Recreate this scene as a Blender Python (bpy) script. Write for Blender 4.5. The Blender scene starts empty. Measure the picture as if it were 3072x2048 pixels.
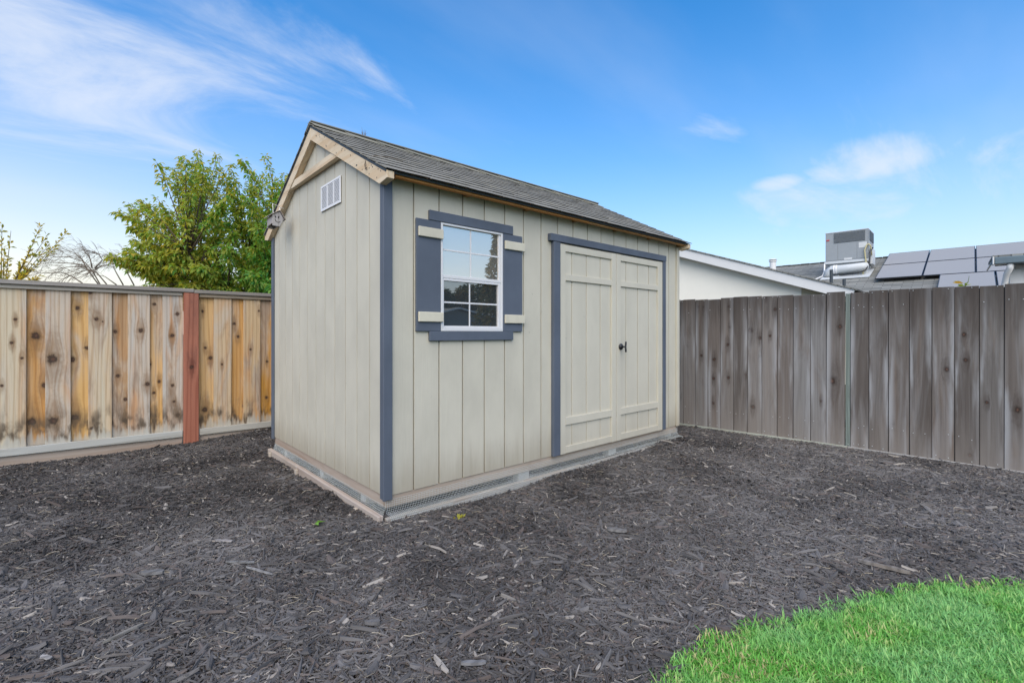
import bpy, bmesh, math, random
from mathutils import Vector, Matrix, noise
R = math.radians
random.seed(7)
scene = bpy.context.scene
col = scene.collection
# ------------------------------------------------------------------ camera
cam_d = bpy.data.cameras.new("camera")
cam = bpy.data.objects.new("camera", cam_d)
col.objects.link(cam)
cam_d.sensor_width = 36.0
cam_d.lens = 16.899
cam_d.shift_y = -0.0077
cam_d.clip_start = 0.05
cam_d.clip_end = 3000
cam.location = (-1.4538, -2.8701, 1.0548)
cam.rotation_euler = (R(90), 0, R(48.334 - 90))
scene.camera = cam
# ------------------------------------------------------------------ sky and sun
SUN_EL, SUN_ROT = 46.0, 226.0            # degrees; azimuth is measured from +Y
world = bpy.data.worlds.new("World")
scene.world = world
world.use_nodes = True
wn, wl = world.node_tree.nodes, world.node_tree.links
wn.clear()
def W(t, **k):
    n = wn.new(t)
    for a, b in k.items(): setattr(n, a, b)
    return n
def wmath(op, a, b=None, c=None, clamp=False):
    n = W('ShaderNodeMath', operation=op, use_clamp=clamp)
    for i, v in enumerate((a, b, c)):
        if v is None: continue
        if isinstance(v, (int, float)): n.inputs[i].default_value = v
        else: wl.new(v, n.inputs[i])
    return n.outputs[0]
sky = W('ShaderNodeTexSky', sky_type='NISHITA', sun_disc=False)
sky.sun_elevation = R(SUN_EL); sky.sun_rotation = R(SUN_ROT)
sky.altitude = 20; sky.air_density = 1.0; sky.dust_density = 0.25; sky.ozone_density = 1.8
hs = W('ShaderNodeHueSaturation'); hs.inputs['Saturation'].default_value = 1.58; hs.inputs['Value'].default_value = 1.55
wl.new(sky.outputs[0], hs.inputs['Color'])
tc = W('ShaderNodeTexCoord')
nrm = W('ShaderNodeVectorMath', operation='NORMALIZE'); wl.new(tc.outputs['Generated'], nrm.inputs[0])
sep = W('ShaderNodeSeparateXYZ'); wl.new(nrm.outputs[0], sep.inputs[0])
zc = wmath('ADD', wmath('MAXIMUM', sep.outputs[2], 0.0), 0.18)
px = wmath('DIVIDE', sep.outputs[0], zc); py = wmath('DIVIDE', sep.outputs[1], zc)
cmb = W('ShaderNodeCombineXYZ'); wl.new(px, cmb.inputs[0]); wl.new(py, cmb.inputs[1])
mp = W('ShaderNodeMapping'); wl.new(cmb.outputs[0], mp.inputs[0])
mp.inputs['Rotation'].default_value = (0, 0, R(35)); mp.inputs['Scale'].default_value = (0.85, 1.9, 1)
mp.inputs['Location'].default_value = (0.35, 0.45, 0)
n1 = W('ShaderNodeTexNoise'); wl.new(mp.outputs[0], n1.inputs['Vector'])
n1.inputs['Scale'].default_value = 1.15; n1.inputs['Detail'].default_value = 9; n1.inputs['Roughness'].default_value = 0.62; n1.inputs['Distortion'].default_value = 0.9
def blob(dx, dy, dz, tight):
    d = Vector((dx, dy, dz)).normalized()
    v = W('ShaderNodeVectorMath', operation='DOT_PRODUCT'); wl.new(nrm.outputs[0], v.inputs[0]); v.inputs[1].default_value = d
    return wmath('MULTIPLY_ADD', wmath('SUBTRACT', 1.0, v.outputs['Value']), -tight, 1.0, clamp=True)
def eblob(dx, dy, dz, w, h):
    d = Vector((dx, dy, dz)).normalized(); tg = Vector((-d.y, d.x, 0)).normalized()
    v = W('ShaderNodeVectorMath', operation='DOT_PRODUCT'); wl.new(nrm.outputs[0], v.inputs[0]); v.inputs[1].default_value = tg
    f = W('ShaderNodeVectorMath', operation='DOT_PRODUCT'); wl.new(nrm.outputs[0], f.inputs[0]); f.inputs[1].default_value = d
    a = wmath('POWER', wmath('ABSOLUTE', wmath('DIVIDE', v.outputs['Value'], w)), 2.0); b = wmath('POWER', wmath('ABSOLUTE', wmath('DIVIDE', wmath('SUBTRACT', sep.outputs[2], d.z), h)), 2.0)
    return wmath('MULTIPLY', wmath('SUBTRACT', 1.0, wmath('ADD', a, b), clamp=True), wmath('GREATER_THAN', f.outputs['Value'], 0.0))
CLOUDS = eblob(-0.04, 0.92, 0.40, 0.44, 0.20), eblob(0.938, 0.205, 0.282, 0.135, 0.036), eblob(0.909, 0.322, 0.267, 0.045, 0.016), eblob(0.93, 0.10, 0.225, 0.34, 0.055), eblob(0.845, 0.40, 0.37, 0.10, 0.04)
def ramp(v, a, b):
    n = W('ShaderNodeMapRange', interpolation_type='SMOOTHSTEP'); wl.new(v, n.inputs[0])
    n.inputs[1].default_value = a; n.inputs[2].default_value = b
    return n.outputs[0]
cov = wmath('MULTIPLY_ADD', CLOUDS[0], 0.25, wmath('MULTIPLY_ADD', CLOUDS[1], 0.27, wmath('MULTIPLY_ADD', CLOUDS[2], 0.22, wmath('MULTIPLY_ADD', CLOUDS[3], 0.16, wmath('MULTIPLY', CLOUDS[4], 0.13)))))
dens = ramp(wmath('ADD', n1.outputs['Fac'], cov), 0.55, 0.95)
mp2 = W('ShaderNodeMapping'); wl.new(cmb.outputs[0], mp2.inputs[0]); mp2.inputs['Scale'].default_value = (0.3, 0.8, 1); mp2.inputs['Location'].default_value = (2.1, 0.7, 0)
n2 = W('ShaderNodeTexNoise'); wl.new(mp2.outputs[0], n2.inputs['Vector']); n2.inputs['Scale'].default_value = 2.0; n2.inputs['Detail'].default_value = 6
thin = wmath('MULTIPLY', ramp(n2.outputs['Fac'], 0.45, 0.8), 0.16)
cl = wmath('MAXIMUM', wmath('MULTIPLY', dens, 0.72), thin)
mixc = W('ShaderNodeMix', data_type='RGBA'); wl.new(cl, mixc.inputs['Factor'])
# pale haze towards the horizon, warmer towards the set of the day at the left
hz = wmath('POWER', wmath('SUBTRACT', 1.0, wmath('MAXIMUM', sep.outputs[2], 0.0), clamp=True), 3.5)
wv = W('ShaderNodeVectorMath', operation='DOT_PRODUCT'); wl.new(nrm.outputs[0], wv.inputs[0]); wv.inputs[1].default_value = (-0.17, 0.985, 0.0)
warm = wmath('POWER', wmath('MAXIMUM', wv.outputs['Value'], 0.0), 7.0)
hcol = W('ShaderNodeMix', data_type='RGBA'); wl.new(warm, hcol.inputs['Factor']); hcol.inputs['A'].default_value = (4.7, 5.05, 5.6, 1); hcol.inputs['B'].default_value = (6.9, 5.9, 4.6, 1)
hmix = W('ShaderNodeMix', data_type='RGBA'); wl.new(wmath('MULTIPLY', hz, 1.1, clamp=True), hmix.inputs['Factor']); wl.new(hs.outputs[0], hmix.inputs['A']); wl.new(hcol.outputs['Result'], hmix.inputs['B'])
wl.new(hmix.outputs['Result'], mixc.inputs['A'])
mixc.inputs['B'].default_value = (5.3, 5.6, 6.2, 1)
bg = W('ShaderNodeBackground'); bg.inputs['Strength'].default_value = 0.115
wl.new(mixc.outputs['Result'], bg.inputs['Color'])
wo = W('ShaderNodeOutputWorld'); wl.new(bg.outputs[0], wo.inputs[0])
sun_d = bpy.data.lights.new("sun", 'SUN'); sun_d.energy = 3.2; sun_d.angle = R(75); sun_d.color = (1.0, 0.86, 0.66)
sun = bpy.data.objects.new("sun", sun_d); col.objects.link(sun)
sun.rotation_euler = (R(90 - SUN_EL), 0, R(180 - SUN_ROT))
vs = scene.view_settings
vs.view_transform = 'Standard'; vs.look = 'None'; vs.exposure = 0.5; vs.gamma = 1.0; vs.use_curve_mapping = False

# ------------------------------------------------------------------ node helpers for materials
def lin(h):
    def f(c): return c / 12.92 if c <= 0.04045 else ((c + 0.055) / 1.055) ** 2.4
    return tuple(f(int(h[i:i+2], 16) / 255) for i in (0, 2, 4))
class NT:
    def __init__(s, name):
        s.m = bpy.data.materials.new(name); s.m.use_nodes = True
        s.n, s.l = s.m.node_tree.nodes, s.m.node_tree.links
        s.bsdf = s.n['Principled BSDF']; s.out = s.n['Material Output']
    def N(s, t, **k):
        n = s.n.new(t)
        for a, b in k.items(): setattr(n, a, b)
        return n
    def put(s, v, sock):
        if isinstance(v, (int, float)): sock.default_value = v
        elif isinstance(v, (tuple, list)): sock.default_value = tuple(v) + ((1,) if len(v) == 3 and sock.type == 'RGBA' else ())
        else: s.l.new(v, sock)
    def math(s, op, *a, clamp=False):
        n = s.N('ShaderNodeMath', operation=op, use_clamp=clamp)
        for i, v in enumerate(a): s.put(v, n.inputs[i])
        return n.outputs[0]
    def mix(s, f, a, b, blend='MIX'):
        n = s.N('ShaderNodeMix', data_type='RGBA', blend_type=blend)
        s.put(f, n.inputs['Factor']); s.put(a, n.inputs['A']); s.put(b, n.inputs['B'])
        return n.outputs['Result']
    def step(s, v, a, b, lo=0.0, hi=1.0):
        n = s.N('ShaderNodeMapRange', interpolation_type='SMOOTHSTEP'); s.put(v, n.inputs[0])
        n.inputs[1].default_value = a; n.inputs[2].default_value = b; n.inputs[3].default_value = lo; n.inputs[4].default_value = hi
        return n.outputs[0]
    def vec(s, scale=(1, 1, 1), seed=True, src='Object'):
        t = s.N('ShaderNodeTexCoord'); mp = s.N('ShaderNodeMapping'); s.l.new(t.outputs[src], mp.inputs[0])
        mp.inputs['Scale'].default_value = scale
        if seed:
            oi = s.N('ShaderNodeObjectInfo'); k = s.math('MULTIPLY', oi.outputs['Random'], 37.0)
            cb = s.N('ShaderNodeCombineXYZ')
            for i in range(3): s.l.new(k, cb.inputs[i])
            s.l.new(cb.outputs[0], mp.inputs['Location'])
        return mp.outputs[0]
    def noise(s, v, scale, detail=4, rough=0.55, dist=0.0):
        n = s.N('ShaderNodeTexNoise'); s.l.new(v, n.inputs['Vector'])
        n.inputs['Scale'].default_value = scale; n.inputs['Detail'].default_value = detail
        n.inputs['Roughness'].default_value = rough; n.inputs['Distortion'].default_value = dist
        return n.outputs['Fac']
    def bump(s, h, strength=0.3, dist=0.01):
        b = s.N('ShaderNodeBump'); b.inputs['Strength'].default_value = strength; b.inputs['Distance'].default_value = dist
        s.l.new(h, b.inputs['Height']); s.l.new(b.outputs[0], s.bsdf.inputs['Normal'])
    def fin(s, color, rough=0.7, spec=0.3, metal=0.0):
        s.put(color, s.bsdf.inputs['Base Color']); s.put(rough, s.bsdf.inputs['Roughness'])
        s.put(spec, s.bsdf.inputs['Specular IOR Level']); s.put(metal, s.bsdf.inputs['Metallic'])
        return s.m

def plain(name, c, rough=0.6, spec=0.35, metal=0.0, var=0.12, scale=9.0):
    t = NT(name); v = t.vec(); f = t.noise(v, scale, 5, 0.6)
    c = tuple(c)
    t.bump(t.noise(v, scale * 14, 3), 0.08, 0.004)
    return t.fin(t.mix(f, tuple(x * (1 - var) for x in c), tuple(min(1, x * (1 + var)) for x in c)), rough, spec, metal)

def paint(name, c, stretch=(60, 60, 3), var=0.1, bump=0.22, dirt=0.0, rough=0.62):
    """Painted, embossed wood siding or trim: fine grain running along local Z."""
    t = NT(name); v = t.vec(stretch); g = t.noise(v, 1.0, 5, 0.6)
    b = t.noise(t.vec((1.3, 1.3, 0.8)), 2.2, 4, 0.6)
    cc = t.mix(t.step(b, 0.3, 0.7), tuple(x * (1 - var) for x in c), tuple(x * (1 + var * 0.5) for x in c))
    cc = t.mix(t.math('MULTIPLY', t.step(g, 0.55, 0.85), 0.22), cc, tuple(x * 0.72 for x in c))
    fl = t.noise(t.vec((28, 28, 28)), 1.0, 2, 0.5)
    cc = t.mix(t.math('MULTIPLY', t.step(fl, 0.74, 0.8), 0.35), cc, tuple(x * 0.45 for x in c))
    if dirt:
        geo = t.N('ShaderNodeNewGeometry'); sp = t.N('ShaderNodeSeparateXYZ'); t.l.new(geo.outputs['Position'], sp.inputs[0])
        st = t.noise(t.vec((16, 16, 1.1)), 1.0, 5, 0.65)
        low = t.step(t.math('ADD', sp.outputs[2], t.math('MULTIPLY', st, -0.35)), 0.12, -0.22)
        cc = t.mix(t.math('MULTIPLY', low, dirt), cc, (0.30, 0.26, 0.19))
        hi = t.step(t.math('SUBTRACT', sp.outputs[2], t.math('MULTIPLY', st, 0.9)), 1.35, 1.9)
        cc = t.mix(t.math('MULTIPLY', t.math('MULTIPLY', hi, t.step(st, 0.5, 0.75)), dirt * 0.45), cc, tuple(x * 0.62 for x in c))
    t.bump(g, bump, 0.003)
    return t.fin(cc, rough, 0.3)

def wood(name, dark, streak=0.5, tone=(0.5, 0.42, 0.3), knots=0, stain=0.0, along='Z', rough=0.8, nails=0.0, bump=0.3, fine_amt=0.4, warm=None, ring_amt=0.3, edge=False, grey=None):
    """Bare or weathered timber; the board's own tone is the object's colour. Grain bends round the knots."""
    t = NT(name)
    sc = {'Z': lambda a, b: (a, a, b), 'X': lambda a, b: (b, a, a), 'Y': lambda a, b: (a, b, a)}[along]
    oi = t.N('ShaderNodeObjectInfo'); base = oi.outputs['Color']
    tcd = t.N('ShaderNodeTexCoord'); sp = t.N('ShaderNodeSeparateXYZ'); t.l.new(tcd.outputs['Object'], sp.inputs[0])
    co = tcd.outputs['Object']
    wob = t.noise(t.vec((48, 48, 30)), 1.0, 3); K = []
    if knots:
        shift = None
        for i in range(knots):
            at = t.N('ShaderNodeAttribute', attribute_type='OBJECT', attribute_name='knot%d' % (i + 1))
            ks = t.N('ShaderNodeSeparateXYZ'); t.l.new(at.outputs['Vector'], ks.inputs[0])
            dx = t.math('SUBTRACT', sp.outputs[0], ks.outputs[0]); dz = t.math('SUBTRACT', sp.outputs[2], ks.outputs[1])
            def dist(kz): 
                zz = t.math('MULTIPLY', dz, kz)
                return t.math('DIVIDE', t.math('SQRT', t.math('ADD', t.math('MULTIPLY', dx, dx), t.math('MULTIPLY', zz, zz))), ks.outputs[2])
            q = t.math('ADD', dist(0.9), t.math('MULTIPLY_ADD', wob, 1.2, -0.6)); q2 = t.math('ADD', dist(0.30), t.math('MULTIPLY_ADD', wob, 1.6, -0.8))
            K.append((q, q2))
            f = t.math('MULTIPLY', dx, t.math('MULTIPLY', t.step(dist(0.42), 3.0, 0.2), 0.85))
            shift = f if shift is None else t.math('ADD', shift, f)
        cb = t.N('ShaderNodeCombineXYZ'); t.l.new(t.math('SUBTRACT', sp.outputs[0], shift), cb.inputs[0]); t.l.new(sp.outputs[1], cb.inputs[1]); t.l.new(sp.outputs[2], cb.inputs[2])
        co = cb.outputs[0]
    rnd = t.math('MULTIPLY', oi.outputs['Random'], 37.0); rc = t.N('ShaderNodeCombineXYZ')
    for i in range(3): t.l.new(rnd, rc.inputs[i])
    def V(scale):
        mp = t.N('ShaderNodeMapping'); t.l.new(co, mp.inputs[0]); mp.inputs['Scale'].default_value = scale; t.l.new(rc.outputs[0], mp.inputs['Location']); return mp.outputs[0]
    fine = t.noise(V(sc(95, 2.6)), 1.0, 6, 0.62, 0.5)
    broad = t.noise(V(sc(10, 0.8)), 1.0, 4, 0.6, 0.8)
    blot = t.noise(V(sc(7, 1.5)), 1.0, 5, 0.65, 0.6)
    ring = t.N('ShaderNodeTexWave', wave_type='BANDS', bands_direction='X' if along != 'X' else 'Y')
    t.l.new(V(sc(7, 0.45)), ring.inputs['Vector']); ring.inputs['Scale'].default_value = 1.1
    ring.inputs['Distortion'].default_value = 11; ring.inputs['Detail'].default_value = 2.5; ring.inputs['Detail Scale'].default_value = 0.8
    c = t.mix(t.math('MULTIPLY', t.step(broad, 0.36, 0.64), streak), base, tone)
    if warm: c = t.mix(t.math('MULTIPLY', t.step(t.noise(V(sc(6, 0.7)), 1.0, 3, 0.6, 0.5), 0.50, 0.72), 0.7), c, warm)
    if grey: c = t.mix(t.math('MULTIPLY', t.step(t.noise(V(sc(5, 1.1)), 1.0, 5, 0.6, 0.8), 0.44, 0.66), 0.62), c, grey)
    c = t.mix(t.math('MULTIPLY', t.step(blot, 0.50, 0.78), 0.68), c, tuple(x * 0.8 + 0.03 for x in dark))
    c = t.mix(t.math('MULTIPLY', t.step(ring.outputs['Fac'], 0.55, 1.0), ring_amt), c, tuple(min(1, x * 2.2) for x in dark), 'MULTIPLY')
    c = t.mix(t.math('MULTIPLY', t.step(fine, 0.46, 0.78), fine_amt), c, dark)
    h = t.math('MULTIPLY_ADD', fine, -1.0, 1.0)
    for q, q2 in K:
        halo = t.math('MULTIPLY', t.step(q2, 2.6, 0.8), t.math('MULTIPLY_ADD', fine, 0.9, 0.05))
        c = t.mix(halo, c, tuple(x * 1.05 for x in dark))
        c = t.mix(t.math('MULTIPLY', t.step(q, 1.7, 1.0), 0.45), c, tuple(x * 0.75 for x in dark))
        c = t.mix(t.math('MULTIPLY', t.step(q, 1.05, 0.6), 0.88), c, (0.040, 0.026, 0.021))
        c = t.mix(t.math('MULTIPLY', t.step(q, 0.5, 0.15), 0.55), c, (0.15, 0.075, 0.05))
        h = t.math('ADD', h, t.math('MULTIPLY', t.step(q, 1.3, 0.6), -0.8))
    if stain:
        at = t.N('ShaderNodeAttribute', attribute_type='OBJECT', attribute_name='foot')
        rag = t.noise(t.vec((24, 24, 2.2)), 1.0, 4, 0.6)
        zz = t.math('ADD', t.math('SUBTRACT', sp.outputs[2], at.outputs['Fac']), t.math('MULTIPLY_ADD', rag, -0.40, 0.20))
        band = t.math('MULTIPLY', t.step(zz, 0.03, 0.10), t.step(zz, 0.40, 0.12))
        spot = t.step(t.noise(t.vec((12, 12, 5)), 1.0, 4), 0.40, 0.64)
        c = t.mix(t.math('MULTIPLY', t.math('MULTIPLY', band, spot), stain), c, (0.10, 0.075, 0.052))
        c = t.mix(t.math('MULTIPLY', t.step(zz, 0.11, 0.02), 0.7), c, (0.42, 0.43, 0.39))
    if edge:
        hf = t.N('ShaderNodeAttribute', attribute_type='OBJECT', attribute_name='half'); ft = t.N('ShaderNodeAttribute', attribute_type='OBJECT', attribute_name='foot')
        e = t.math('DIVIDE', t.math('ABSOLUTE', sp.outputs[0]), hf.outputs['Fac'])
        patch = t.step(t.noise(t.vec((9, 9, 0.9)), 1.0, 4), 0.46, 0.62)
        c = t.mix(t.math('MULTIPLY', t.math('MULTIPLY', t.step(e, 0.25, 0.85), patch), 0.85), c, (0.32, 0.325, 0.335))
        up = t.math('SUBTRACT', sp.outputs[2], ft.outputs['Fac']); rg2 = t.noise(t.vec((20, 20, 1.5)), 1.0, 4)
        c = t.mix(t.math('MULTIPLY', t.step(t.math('ADD', up, t.math('MULTIPLY', rg2, 0.7)), 0.85, 0.2), 0.5), c, (0.25, 0.225, 0.20))
        c = t.mix(t.math('MULTIPLY', t.step(t.math('ADD', up, t.math('MULTIPLY', rg2, 0.8)), 1.5, 2.1), 0.65), c, (0.045, 0.038, 0.034))
        c = t.mix(t.math('MULTIPLY', t.step(e, 0.93, 1.0), 0.6), c, (0.05, 0.042, 0.038))
    t.bump(h, bump, 0.003)
    return t.fin(c, rough, 0.2)

M = {}
M['siding'] = paint('siding_paint', (0.53, 0.505, 0.415), bump=0.5, var=0.08, dirt=0.6)
M['door_paint'] = paint('door_paint', (0.54, 0.515, 0.425), bump=0.4, var=0.06, dirt=0.25)
M['blue'] = paint('slate_blue_paint', (0.096, 0.116, 0.150), var=0.14)
M['batten'] = paint('batten_paint', (0.58, 0.55, 0.44), stretch=(3, 60, 60), var=0.14)
M['white'] = plain('white_vinyl', (0.64, 0.645, 0.65), 0.4, 0.5, var=0.04)
M['metal_white'] = plain('white_enamel', (0.72, 0.73, 0.74), 0.45, 0.4, var=0.05)
M['black'] = plain('black_iron', (0.018, 0.020, 0.024), 0.38, 0.5)
M['dark'] = plain('dark_interior', (0.02, 0.02, 0.022), 0.9, 0.1)
M['rake'] = wood('weathered_trim_wood', (0.34, 0.24, 0.14), 0.5, (0.70, 0.61, 0.47), along='Y', bump=0.15, fine_amt=0.25)
M['fascia'] = wood('raw_fascia_wood', (0.20, 0.10, 0.045), 0.5, (0.46, 0.22, 0.072), along='X')
M['cedar'] = wood('cedar_board', (0.20, 0.115, 0.055), 0.5, (0.64, 0.45, 0.26), knots=5, stain=0.95, warm=(0.56, 0.27, 0.095), grey=(0.52, 0.485, 0.42))
M['grey_board'] = wood('weathered_grey_board', (0.058, 0.045, 0.038), 0.55, (0.235, 0.23, 0.228), knots=5, stain=0.0, fine_amt=0.34, warm=(0.155, 0.112, 0.082), ring_amt=0.12, edge=True)
M['red'] = wood('red_stained_post', (0.13, 0.045, 0.03), 0.45, (0.40, 0.17, 0.11), knots=1, stain=0.0)
M['rail'] = wood('weathered_rail', (0.20, 0.18, 0.15), 0.45, (0.40, 0.385, 0.34), along='X')
M['greenpost'] = wood('mossy_post', (0.08, 0.10, 0.088), 0.6, (0.22, 0.27, 0.245), knots=0)
M['sill'] = wood('treated_joist', (0.26, 0.19, 0.14), 0.5, (0.44, 0.39, 0.33), along='X')
M['sill_y'] = wood('treated_joist_side', (0.26, 0.19, 0.14), 0.5, (0.44, 0.39, 0.33), along='Y')
M['concrete'] = plain('pale_concrete', (0.44, 0.45, 0.43), 0.9, 0.1, var=0.2, scale=14)
M['galv'] = plain('galvanised_wire', (0.52, 0.56, 0.55), 0.5, 0.5, metal=0.1)
M['grey_metal'] = plain('grey_sheet_metal', (0.27, 0.295, 0.31), 0.5, 0.4, var=0.06)
M['light_metal'] = plain('pale_sheet_metal', (0.52, 0.55, 0.56), 0.45, 0.4, var=0.1)
M['stucco'] = plain('pale_stucco', (0.80, 0.78, 0.69), 0.9, 0.1, var=0.05, scale=3)
M['fascia_white'] = plain('white_fascia_paint', (0.66, 0.67, 0.66), 0.55, 0.3, var=0.05, scale=5)
M['soffit'] = plain('beige_soffit', (0.42, 0.38, 0.28), 0.8, 0.2, var=0.05)
M['gutter'] = plain('blue_grey_gutter', (0.115, 0.16, 0.185), 0.35, 0.5, var=0.12)
M['hose_tan'] = plain('tan_hose', (0.46, 0.42, 0.24), 0.6, 0.3)
M['pipe_dark'] = plain('dark_pipe', (0.05, 0.062, 0.072), 0.6, 0.3)
M['red_badge'] = plain('red_badge', (0.5, 0.03, 0.04), 0.4, 0.4)
M['paper'] = plain('faded_label', (0.55, 0.57, 0.57), 0.7, 0.2)
M['bark'] = plain('grey_brown_bark', (0.10, 0.078, 0.058), 0.9, 0.1, var=0.35, scale=20)
M['twig'] = plain('dry_twig', (0.17, 0.14, 0.11), 0.9, 0.1, var=0.2, scale=12)
M['birdhouse'] = wood('birdhouse_wood', (0.16, 0.13, 0.11), 0.5, (0.42, 0.40, 0.38))
M['ink'] = plain('black_paint', (0.012, 0.012, 0.012), 0.6, 0.3)

def shingle_mat(name, a, b, moss):
    t = NT(name); oi = t.N('ShaderNodeObjectInfo')
    g = t.noise(t.vec((160, 160, 160)), 1.0, 2, 0.7)
    c = t.mix(oi.outputs['Random'], a, b)
    bl = t.noise(t.vec((5, 5, 5)), 1.0, 4)
    c = t.mix(t.math('MULTIPLY', t.step(bl, 0.5, 0.8), 0.5), c, moss)
    c = t.mix(t.math('MULTIPLY', t.step(g, 0.45, 0.7), 0.5), c, tuple(x * 0.5 for x in a))
    t.bump(g, 0.35, 0.003)
    return t.fin(c, 0.9, 0.2)
M['shingle'] = shingle_mat('asphalt_shingle', (0.175, 0.172, 0.148), (0.26, 0.25, 0.212), (0.23, 0.205, 0.13))
M['asphalt_edge'] = plain('asphalt_cut_edge', (0.05, 0.048, 0.045), 0.95, 0.1)  # dark cut asphalt, also standing in for the shadow line under each course
M['ridge'] = shingle_mat('ridge_shingle', (0.22, 0.22, 0.18), (0.29, 0.28, 0.23), (0.25, 0.21, 0.12))
def far_shingles():
    t = NT('roof_shingles_far')
    br = t.N('ShaderNodeTexBrick'); v = t.vec((1, 1, 1), False); t.l.new(v, br.inputs['Vector'])
    br.inputs['Color1'].default_value = (0.17, 0.18, 0.17, 1); br.inputs['Color2'].default_value = (0.34, 0.345, 0.32, 1)
    br.inputs['Mortar'].default_value = (0.06, 0.06, 0.06, 1); br.inputs['Scale'].default_value = 1.0
    br.inputs['Brick Width'].default_value = 0.42; br.inputs['Row Height'].default_value = 0.12; br.inputs['Mortar Size'].default_value = 0.008
    br.inputs['Bias'].default_value = -0.1
    t.bump(br.outputs['Fac'], -0.6, 0.02)
    nz = t.noise(t.vec((3, 3, 3), False), 1.0, 4)
    return t.fin(t.mix(t.math('MULTIPLY', nz, 0.6), br.outputs['Color'], (0.17, 0.165, 0.14)), 0.9, 0.15)
M['far_shingle'] = far_shingles()

def glass_mat(name, tint, refl, base):
    t = NT(name)
    g = t.N('ShaderNodeBsdfGlossy'); g.inputs['Color'].default_value = tint + (1,); g.inputs['Roughness'].default_value = 0.012
    d = t.N('ShaderNodeBsdfDiffuse'); d.inputs['Color'].default_value = base + (1,)
    wv = t.noise(t.vec((2.2, 2.2, 1.4)), 1.0, 2); b = t.N('ShaderNodeBump'); b.inputs['Strength'].default_value = 0.05; b.inputs['Distance'].default_value = 0.02
    t.l.new(wv, b.inputs['Height']); t.l.new(b.outputs[0], g.inputs['Normal'])
    mx = t.N('ShaderNodeMixShader'); mx.inputs[0].default_value = refl
    t.l.new(d.outputs[0], mx.inputs[1]); t.l.new(g.outputs[0], mx.inputs[2]); t.l.new(mx.outputs[0], t.out.inputs[0])
    return t.m
M['glass_up'] = glass_mat('upper_window_glass', (0.90, 0.84, 0.76), 0.70, (0.34, 0.335, 0.315))
M['glass_low'] = glass_mat('lower_window_glass', (0.66, 0.64, 0.60), 0.45, (0.045, 0.055, 0.062))
M['pv'] = glass_mat('solar_glass', (0.80, 0.67, 0.58), 0.26, (0.37, 0.35, 0.325))

def leaf_mat(name, greens, gold, trans=0.5):
    t = NT(name)
    at = t.N('ShaderNodeAttribute', attribute_type='GEOMETRY', attribute_name='tone')
    sp = t.N('ShaderNodeSeparateXYZ'); t.l.new(at.outputs['Vector'], sp.inputs[0])
    c = t.mix(sp.outputs[0], greens[0], greens[1]); c = t.mix(sp.outputs[1], c, gold)
    d = t.N('ShaderNodeBsdfPrincipled'); t.l.new(c, d.inputs['Base Color']); d.inputs['Roughness'].default_value = 0.55; d.inputs['Specular IOR Level'].default_value = 0.3
    tr = t.N('ShaderNodeBsdfTranslucent'); t.l.new(t.mix(1.0, c, (1.7, 1.5, 0.6), 'MULTIPLY'), tr.inputs['Color'])
    mx = t.N('ShaderNodeMixShader'); mx.inputs[0].default_value = trans
    t.l.new(d.outputs[0], mx.inputs[1]); t.l.new(tr.outputs[0], mx.inputs[2]); t.l.new(mx.outputs[0], t.out.inputs[0])
    return t.m
M['leaf'] = leaf_mat('tree_leaves', ((0.05, 0.21, 0.06), (0.17, 0.42, 0.08)), (0.56, 0.46, 0.08))  # gold tint carries the backlight of the crown
M['leaf_shrub'] = leaf_mat('shrub_leaves', ((0.16, 0.23, 0.05), (0.30, 0.38, 0.07)), (0.56, 0.42, 0.07))
M['leaf_far'] = leaf_mat('far_leaves', ((0.03, 0.06, 0.025), (0.06, 0.09, 0.035)), (0.22, 0.15, 0.05), 0.3)

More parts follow.
